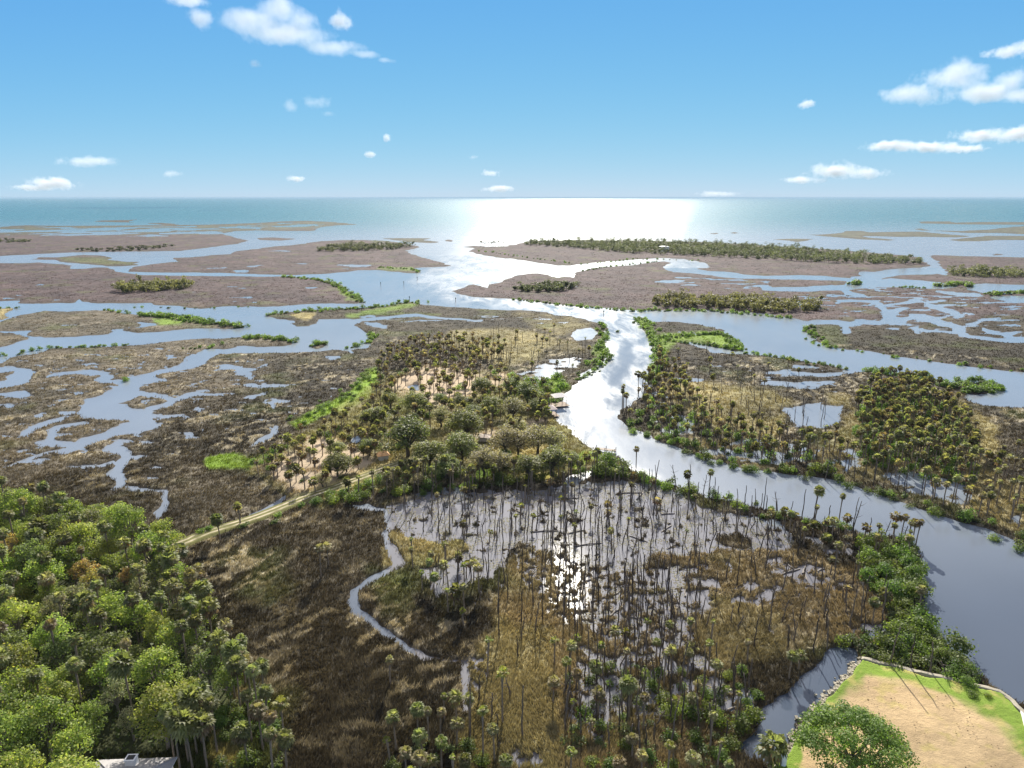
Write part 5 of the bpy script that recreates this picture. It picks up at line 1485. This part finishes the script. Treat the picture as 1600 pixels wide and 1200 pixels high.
rp = smooth_path([G(a, b)[:2] for a, b in ROAD], 1.5)
GRS = (0.125, 0.120, 0.045); RUT = (0.37, 0.32, 0.225)
rz_, _, _ = ground_z(rp)
V, Q, Cc = ribbon(rp, [(-3.4, 0.1, (0.10, 0.10, 0.035)), (-1.8, 0.80, GRS), (-1.28, 0.84, GRS), (-1.24, 0.83, RUT), (-0.55, 0.83, RUT), (-0.5, 0.85, GRS), (0.4, 0.85, GRS), (0.45, 0.83, RUT), (1.12, 0.83, RUT), (1.16, 0.84, GRS), (1.8, 0.80, GRS), (3.4, 0.1, (0.10, 0.10, 0.035))])
lift = np.maximum(0.80, np.convolve(np.pad(rz_, 6, mode='edge'), np.ones(13) / 13, 'valid') + 0.16) - 0.80
V[:, 2] += np.repeat(lift, 12)
gn = sstep(-0.15, 0.30, fbm(V[:, 0] / 2.2, V[:, 1] / 2.2, 55, 3))[:, None] * 0.8
Cc = Cc * (1 - gn) + np.array((0.105, 0.105, 0.040)) * gn
mb = MB(); mb.add(V, None, Q, Cc)
tag(link('dirt_road', mb.mesh('dirt_road', M_ROAD)), 'pale two-rut dirt road on a grassy bank through the marsh', 'road', kind='structure')

# ------------------------------------------------------------------ seawall, rocks, slab, tank
wp = smooth_path([G(a, b)[:2] for a, b in [(1344, 1038), (1360, 1041), (1420, 1056), (1480, 1070), (1520, 1080), (1560, 1091), (1580, 1106), (1600, 1126), (1700, 1190), (1920, 1330)]], 1.2)
LIME = (0.27, 0.245, 0.19)
prof = [(-0.55, -0.6, LIME), (-0.45, 1.30, LIME), (-0.35, 1.42, LIME), (0.30, 1.42, LIME), (0.38, 1.32, LIME), (0.38, 0.5, LIME)]
rw = np.random.default_rng(3)
V, Q, Cc = ribbon(wp, prof)
V += rw.normal(size=V.shape) * (0.06, 0.06, 0.05)
mb = MB(); mb.add(V, None, Q, Cc * rw.uniform(0.8, 1.15, (len(Cc), 1)))
tag(link('stone_seawall', mb.mesh('stone_seawall', M_ROCK)), 'pale stone seawall curving round the grassy lawn beside the river', 'seawall')
rk = MB()
rpth = smooth_path([G(a, b)[:2] for a, b in [(1345, 1039), (1328, 1061), (1297, 1093), (1257, 1138), (1228, 1187), (1195, 1218)]], 0.25)
for p in rpth:
    for _ in range(5):
        s = rw.uniform(0.16, 0.42)
        q = np.array((p[0], p[1], 0)) + np.array((rw.normal() * 0.75, rw.normal() * 0.45, 0))
        side = (q[0] - p[0])
        z0 = 0.25 + 0.55 * np.clip(side * 0.5 + 0.5, 0, 1.4)
        d8 = rand_dirs(8, rw)
        cube = np.array([(a, b, c) for c in (-1, 1) for b in (-1, 1) for a in (-1, 1)], float) * 0.7 + d8 * 0.35
        V = q + (0, 0, z0) + cube * s * (1, rw.uniform(0.7, 1), rw.uniform(0.5, 0.9))
        rk.add(V, None, [(0, 2, 3, 1), (4, 5, 7, 6), (0, 1, 5, 4), (1, 3, 7, 5), (3, 2, 6, 7), (2, 0, 4, 6)], np.array(LIME) * rw.uniform(0.65, 1.25))
tag(link('riprap', rk.mesh('riprap', M_ROCK)), 'loose pale rocks heaped along the still inlet', 'rocks', kind='stuff')
q = G(1602, 1140)
mb = MB(); mb.box(-1.6, 4.0, -1.8, 2.0, 0.6, 1.45, (0.62, 0.60, 0.56))
o = link('concrete_pad', mb.mesh('concrete_pad', M_ROCK), None, (q[0] + 1.2, q[1], 0), -0.5)
tag(o, 'pale concrete pad at the corner of the lawn by the seawall', 'slab')
q = G(1222, 1206)
mb = MB()
zz = np.array((0.0, 1.75, 1.95, 2.06)); mb.tube(np.stack([0 * zz, 0 * zz, zz], 1), (0.45, 0.45, 0.36, 0.14), 20, (0.75, 0.75, 0.74))
mb.tube([(0, 0, 2.04), (0, 0, 2.16)], [0.12, 0.12], 10, (0.6, 0.6, 0.6))
tag(link('water_tank', mb.mesh('water_tank', M_BUILD, True), None, (q[0], q[1], 1.1)), 'white round tank at the end of the rock bank', 'tank')

# the open crowned tree on the lawn
rng = np.random.default_rng(64)
L = []
for i in range(46):
    a = i * 2.39996 + rng.uniform(-0.3, 0.3); f = math.sqrt((i + 0.7) / 46)
    rr = 6.9 * f; zz = 8.7 - 4.2 * f * f + rng.normal() * 0.55
    r = rng.uniform(1.15, 1.9)
    L.append((rr * math.cos(a), rr * math.sin(a), zz, r, r * 0.7))
q = G(1326, 1226)
e = link('spreading_tree', None, None, (q[0], q[1], 1.2), 0.4)
tag(e, 'big spreading green tree with visible limbs on the sandy lawn', 'tree')
link('crown', foliage(rng, L, 150, 0.33, (0.070, 0.115, 0.022), (0.165, 0.225, 0.044), up=0.7).mesh('crown', M_LEAF), e)
tb = MB()
tb.tube([(0, 0, -0.5), (0.05, 0, 1.2), (-0.1, 0.1, 2.6)], [0.62, 0.45, 0.40], 10, (0.15, 0.125, 0.10), False)
heads = []
for i in range(7):
    a = i * 0.9 + rng.uniform(-0.2, 0.2); rr = rng.uniform(2.4, 3.4)
    h = np.array((rr * math.cos(a), rr * math.sin(a), rng.uniform(4.6, 6.0)))
    heads.append(h)
    tb.tube([(-0.1, 0.1, 2.4), h * 0.5 + (0, 0, 1.1), h], [0.27, 0.2, 0.14], 7, (0.15, 0.125, 0.10), False)
for (x, y, z, r, rz) in L:
    p = np.array((x, y, z)); h = min(heads, key=lambda t_: np.linalg.norm(t_ - p))
    tb.tube([h, h * 0.5 + p * 0.5 + (0, 0, 0.3), p], [0.12, 0.08, 0.03], 5, (0.15, 0.125, 0.10), False)
link('trunk', tb.mesh('trunk', M_BARK, True), e)

# small shadows casters on the lawn: young shrubs by the wall
for (a, b, s) in ((1515, 1098, 0.45), (1542, 1100, 0.35), (1510, 1082, 0.7)):
    q = G(a, b)
    o = link('lawn_shrub', SHRUB[0], None, (q[0], q[1], 1.15), a, s)
    tag(o, {0.45: 'small dark shrub on the lawn inside the seawall', 0.35: 'smallest shrub on the lawn inside the seawall', 0.7: 'bright leafy shrub against the stone seawall'}[s], 'shrub')

rng = np.random.default_rng(12)
lf = np.array([p for p in scatter([(1345, 1060), (1480, 1090), (1560, 1130), (1600, 1200), (1600, 1260), (1260, 1260), (1280, 1150)], 420, 0.3, rng, 6) if noise2(np.array([p[0] / 4]), np.array([p[1] / 4]), 9)[0] > 0.0])
mbf = MB()
V, Q = cards(np.stack([lf[:, 0], lf[:, 1], np.full(len(lf), 1.58)], 1), np.tile((0.0, 0.0, 1.0), (len(lf), 1)) + rng.normal(size=(len(lf), 3)) * 0.25, 0.26, rng, 0.6)
mbf.add(V, None, Q, np.repeat(np.array((0.09, 0.07, 0.035)) * rng.uniform(0.5, 1.6, (len(lf), 1)), 4, 0))
tag(link('fallen_leaves', mbf.mesh('fallen_leaves', M_BLADE)), 'dry fallen leaves scattered over the sandy lawn', 'leaves', kind='stuff')

# ------------------------------------------------------------------ house with a grey hipped roof
A = G(152, 1187, 3.0); Bq = G(277, 1183, 3.0)
ux = (Bq - A); W = np.linalg.norm(ux[:2]); ang = math.atan2(ux[1], ux[0])
e = link('house', None, None, (A[0], A[1], 0.5), ang)
tag(e, 'house with a grey hipped roof and white chimney at the edge of the wood', 'house')
D = 11.0
wl = MB()
wl.box(0.5, W - 0.5, -D + 0.5, -0.5, -0.5, 2.42, (0.55, 0.52, 0.45))
link('wall', wl.mesh('wall', M_BUILD), e)
rf = MB()
GR = (0.27, 0.26, 0.26)
zr = 4.7
rf.add([(0, 0, 2.5), (W, 0, 2.5), (W, -D, 2.5), (0, -D, 2.5), (D / 2, -D / 2, zr), (W - D / 2 + 2.5, -D / 2, zr)],
       [(3, 0, 4), (1, 2, 5)], [(0, 1, 5, 4), (2, 3, 4, 5)], GR)
rf.add([(0, 0, 2.36), (W, 0, 2.36), (W, -D, 2.36), (0, -D, 2.36), (0, 0, 2.498), (W, 0, 2.498), (W, -D, 2.498), (0, -D, 2.498)], None,
       [(0, 4, 5, 1), (1, 5, 6, 2), (2, 6, 7, 3), (3, 7, 4, 0), (0, 1, 2, 3)], (0.6, 0.6, 0.58))
ro = link('roof', rf.mesh('roof', M_ROOF), e)
for nm, pa, pb in (('ridge_cap', (D / 2, -D / 2, zr + 0.03), (W - D / 2 + 2.5, -D / 2, zr + 0.03)), ('ridge_cap', (0.05, -0.05, 2.55), (D / 2, -D / 2, zr + 0.03)), ('ridge_cap', (W - 0.05, -0.05, 2.55), (W - D / 2 + 2.5, -D / 2, zr + 0.03))):
    mb = MB(); mb.tube([pa, pb], [0.09, 0.09], 6, (0.27, 0.26, 0.27), True); link(nm, mb.mesh(nm, M_ROOF), ro)
ch = MB()
ch.box(5.2, 6.5, -2.4, -1.3, 2.6, 4.3, (0.70, 0.70, 0.70))
ch.box(5.12, 6.58, -2.48, -1.22, 4.302, 4.45, (0.62, 0.62, 0.62))
ch.box(5.35, 6.35, -2.25, -1.45, 4.452, 4.50, (0.03, 0.03, 0.03))
link('chimney', ch.mesh('chimney', M_BUILD), ro)
for k in range(3):
    mb = MB(); x0 = 2.0 + 3.2 * k
    mb.box(x0, x0 + 1.3, -0.497, -0.44, 0.9, 2.1, (0.05, 0.06, 0.07)); link('window', mb.mesh('window', M_BUILD), e)


# ------------------------------------------------------------------ little buildings, docks and markers
def shelter(name, px, py, w, d, h, roofc, label, cat, rot=0.0, walls=None, deck=True, zb=0.6, pitch=1.1):
    q = G(px, py)
    e = link(name, None, None, (q[0], q[1], 0), rot)
    tag(e, label, cat)
    r = MB(); o = 0.5
    r.add([(-w / 2 - o, -d / 2 - o, h), (w / 2 + o, -d / 2 - o, h), (w / 2 + o, d / 2 + o, h), (-w / 2 - o, d / 2 + o, h), (-w / 4, 0, h + pitch), (w / 4, 0, h + pitch)],
          [(3, 0, 4), (1, 2, 5)], [(0, 1, 5, 4), (2, 3, 4, 5), (0, 3, 2, 1)], roofc)
    link('roof', r.mesh('roof', M_ROOF), e)
    if walls is not None:
        m_ = MB(); m_.box(-w / 2, w / 2, -d / 2, d / 2, zb, h - 0.004, walls); link('wall', m_.mesh('wall', M_BUILD), e)
    else:
        for sx in (-1, 1):
            for sy in (-1, 1):
                m_ = MB(); m_.tube([(sx * w / 2, sy * d / 2, -1.0), (sx * w / 2, sy * d / 2, h - 0.01)], [0.13, 0.12], 6, (0.20, 0.16, 0.12)); link('post', m_.mesh('post', M_BARK), e)
    if deck:
        m_ = MB(); m_.box(-w / 2 - 1.2, w / 2 + 1.2, -d / 2 - 0.8, d / 2 + 0.8, zb - 0.15, zb, (0.25, 0.20, 0.16)); link('deck', m_.mesh('deck', M_BARK), e)
    return e


shelter('boathouse', 873, 634, 4.6, 4.2, 4.2, (0.62, 0.58, 0.54), 'boathouse with a pale roof on posts at the edge of the bright river', 'boathouse', 0.3)
shelter('dock_shelter', 856, 650, 5.0, 4.4, 3.2, (0.40, 0.34, 0.32), 'low brown roofed dock shelter just below the boathouse', 'shelter', 0.3)
shelter('shed', 599, 721, 3.0, 2.6, 2.4, (0.42, 0.24, 0.11), 'small shed with an orange-brown roof beside the dirt road', 'shed', 0.4, (0.5, 0.46, 0.38), False, 0.4)
shelter('cabin', 757, 692, 3.6, 2.8, 2.5, (0.34, 0.28, 0.24), 'cabin with a pale flat-looking roof among the hammock oaks', 'cabin', -0.2, (0.45, 0.40, 0.33), False, 0.4, 0.5)
shelter('island_house', 1037, 394, 13, 9, 8.5, (0.80, 0.80, 0.80), 'white roofed house among the trees of the far island', 'house', 0.1, (0.6, 0.58, 0.54), False, 0.4, 1.0)
q = G(946, 706)
e = link('dock', None, None, (q[0], q[1], 0), -0.35); tag(e, 'short weathered dock reaching into the river bend', 'dock')
mb = MB(); mb.box(-3.4, 3.4, -0.9, 0.9, 0.75, 0.92, (0.30, 0.26, 0.22)); link('deck', mb.mesh('deck', M_BARK), e)
for sx in (-3.2, 0, 3.2):
    for sy in (-0.98, 0.98):
        mb = MB(); mb.tube([(sx, sy, -1), (sx, sy, 1.7)], [0.12, 0.11], 6, (0.13, 0.11, 0.09)); link('piling', mb.mesh('piling', M_BARK), e)
mk = MB(); mk.tube([(0, 0, -1), (0, 0, 3.6)], [0.20, 0.18], 7, (0.09, 0.075, 0.06))
mk_me = mk.mesh('post', M_BARK)
bd = MB(); bd.box(-0.45, 0.45, -0.30, -0.22, 2.7, 3.5, (0.08, 0.12, 0.09)); bd_me = bd.mesh('daymark', M_BUILD)
for px, py, lab in ((595, 447, 'dark channel marker post standing alone in the wide bay'), (631, 445.5, 'channel marker post in the bay nearest the marsh point'), (652, 438, 'distant channel marker post below the long marsh point'),
                    (640, 470, 'channel marker post close to the green strip of land'), (712, 472, 'channel marker post in the glittering channel by the strip'), (943, 493, 'dark channel marker post in the bright river mouth')):
    q = G(px, py)
    e = link('channel_marker', None, None, (q[0], q[1], 0)); tag(e, lab, 'channel marker', 'channel marker posts')
    link('post', mk_me, e); link('daymark', bd_me, e)

# ------------------------------------------------------------------ clouds
def cloud(lobes, alt, label, dens=0.010, seed=0, nscale=2.6, base_y=None, amp=1.45):
    """lobes: (x, y, rx, ry) in photograph pixels; built as one real volume at the height alt"""
    x0 = min(l[0] - l[2] for l in lobes) - 8; x1 = max(l[0] + l[2] for l in lobes) + 8
    y0 = min(l[1] - l[3] for l in lobes) - 6; y1 = max(l[1] + l[3] for l in lobes) + 6
    cx, cy = (x0 + x1) / 2, (y0 + y1) / 2
    d = np.array((cx - 800, FPX * CP + (600 - y1) * SP, -FPX * SP + (600 - y1) * CP)); d /= FPX
    t = min(26000.0, alt / max(d[2], 1e-4))
    m = t / FPX
    c = d * t + (0, 0, CAM_H + 0.52 * (y1 - y0) * m)                                   # metres per photograph pixel
    Wx, Wz = (x1 - x0) * m, (y1 - y0) * m * 1.04
    Wy = min(max(Wx * 0.55, Wz * 1.2), Wx)
    me = MB(); me.box(-0.5, 0.5, -0.5, 0.5, -0.5, 0.5)
    mat, nt, out = new_mat('cloud_vapour')
    tc = nd(nt, 'ShaderNodeTexCoord')
    mp = nd(nt, 'ShaderNodeMapping'); mp.inputs['Scale'].default_value = (Wx / Wz, Wy / Wz, 1.0)
    mp.inputs['Location'].default_value = (seed * 3.7, seed * 1.9, seed * 5.3)
    nt.links.new(tc.outputs['Object'], mp.inputs['Vector'])
    nz = tex_noise(nt, mp.outputs[0], nscale, 8, 0.66)
    acc = None
    for (lx, ly, rx, ry) in lobes:
        sub = nd(nt, 'ShaderNodeVectorMath', operation='SUBTRACT'); sub.inputs[1].default_value = ((lx - cx) / (x1 - x0), 0.0, (cy - ly) / (y1 - y0))
        nt.links.new(tc.outputs['Object'], sub.inputs[0])
        dv = nd(nt, 'ShaderNodeVectorMath', operation='DIVIDE'); dv.inputs[1].default_value = (rx / (x1 - x0), 0.46 * min(1.0, 1.6 * rx / (x1 - x0) + 0.25), ry / (y1 - y0))
        nt.links.new(sub.outputs[0], dv.inputs[0])
        ln = nd(nt, 'ShaderNodeVectorMath', operation='LENGTH'); nt.links.new(dv.outputs[0], ln.inputs[0])
        if acc is None:
            acc = ln.outputs['Value']
        else:
            mn = nd(nt, 'ShaderNodeMath', operation='SMOOTH_MIN'); mn.inputs[2].default_value = 0.25
            nt.links.new(acc, mn.inputs[0]); nt.links.new(ln.outputs['Value'], mn.inputs[1]); acc = mn.outputs[0]
    a1 = nd(nt, 'ShaderNodeMath', operation='MULTIPLY_ADD'); a1.inputs[1].default_value = amp * 2.0; a1.inputs[2].default_value = -amp + 0.78
    nt.links.new(nz.outputs[0], a1.inputs[0])
    a2 = nd(nt, 'ShaderNodeMath', operation='SUBTRACT'); nt.links.new(a1.outputs[0], a2.inputs[0]); nt.links.new(acc, a2.inputs[1])
    a3 = nd(nt, 'ShaderNodeMath', operation='MULTIPLY', use_clamp=True); a3.inputs[1].default_value = 0.95; nt.links.new(a2.outputs[0], a3.inputs[0])
    a4 = nd(nt, 'ShaderNodeMath', operation='MULTIPLY'); a4.inputs[1].default_value = dens * 0.75 * 600.0 / max(Wz, 150.0); nt.links.new(a3.outputs[0], a4.inputs[0])
    pv = nd(nt, 'ShaderNodeVolumePrincipled')
    pv.inputs['Color'].default_value = (0.86, 0.87, 0.90, 1); pv.inputs['Anisotropy'].default_value = 0.0
    nt.links.new(a4.outputs[0], pv.inputs['Density'])
    nt.links.new(pv.outputs[0], out.inputs['Volume'])
    mat.cycles.volume_step_rate = 0.35
    o = link('cloud', me.mesh('cloud', mat), None, c, 0, (Wx, Wy, Wz))
    tag(o, label, 'cloud')
    return o


CLOUDS = [
    ([(400, 38, 60, 20), (440, 26, 50, 24), (480, 40, 36, 20), (455, 60, 70, 16), (530, 78, 60, 10), (572, 88, 40, 7), (602, 95, 16, 5)], 1500, 'large white cloud near the top edge with a long thin tail'),
    ([(300, 8, 36, 10), (316, 34, 22, 18)], 1500, 'small ragged cloud beside the large tailed cloud, at the top edge'), ([(536, 38, 20, 16)], 1500, 'small puff just above the tail of the large cloud'),
    ([(1480, 128, 60, 26), (1420, 150, 50, 18), (1520, 148, 70, 18), (1568, 134, 30, 24), (1590, 152, 40, 14)], 1300, 'biggest heaped white cloud high over the right marsh'),
    ([(1565, 84, 34, 10), (1596, 80, 30, 14)], 1400, 'white cloud cut by the right edge, topmost of that side'),
    ([(1390, 230, 48, 10), (1450, 232, 60, 10), (1500, 234, 40, 7)], 900, 'long flat cloud below the heaped cloud'), ([(1530, 214, 50, 12), (1585, 213, 50, 14)], 900, 'flat white cloud touching the right edge above the long flat cloud'),
    ([(1300, 268, 50, 14), (1350, 272, 40, 9), (1250, 282, 40, 6)], 800, 'low cloud with a soft grey base over the right sea'),
    ([(456, 168, 16, 11), (494, 163, 26, 12), (515, 179, 14, 6)], 1300, 'pair of soft puffs in the middle of the left sky'), ([(1256, 165, 17, 9)], 1200, 'lone small oval puff right of centre'),
    ([(85, 288, 44, 11), (50, 294, 40, 6)], 700, 'low bright cloud above the sea at far left'), ([(605, 216, 8, 8)], 1000, 'tiny round puff left of centre'), ([(582, 242, 14, 6)], 900, 'tiny flat puff under the round one'),
    ([(768, 272, 20, 7)], 700, 'small low puff near the middle of the horizon'), ([(778, 296, 30, 6)], 600, 'lowest thin cloud just over the sun glitter'), ([(464, 281, 20, 6)], 700, 'small thin cloud low over the left sea'),
    ([(1120, 304, 40, 5)], 600, 'faint thin cloud resting on the horizon right of the glitter'), ([(738, 246, 9, 5)], 900, 'tiny faint puff above the middle of the sea'),
    ([(140, 254, 55, 9)], 900, 'faint grey smear of cloud at left above the low bright cloud'), ([(272, 273, 20, 6)], 800, 'faint small cloud left between the grey smear and thin cloud'), ([(402, 103, 12, 8)], 1300, 'faint wisp below the large tailed cloud'),
]
for i, (lb, alt, lab) in enumerate(CLOUDS):
    faint = 'faint' in lab or 'soft puffs' in lab
    cloud(lb, alt, lab, 0.0035 if faint else 0.011, i + 1, 2.2 if len(lb) > 1 else 1.6)

# ------------------------------------------------------------------ haze over the marsh
hz_m, nt, out = new_mat('haze_air')
pv = nd(nt, 'ShaderNodeVolumePrincipled')
pv.inputs['Color'].default_value = (0.50, 0.64, 0.76, 1)
pv.inputs['Anisotropy'].default_value = -0.25
pv.inputs['Density'].default_value = 0.00003
nt.links.new(pv.outputs[0], out.inputs['Volume'])
mb = MB(); mb.box(-110000, 110000, -400, 61000, -1.8, 86)
tag(link('haze', mb.mesh('haze', hz_m)), 'thin pale sea haze softening the far islands', 'haze', kind='stuff')
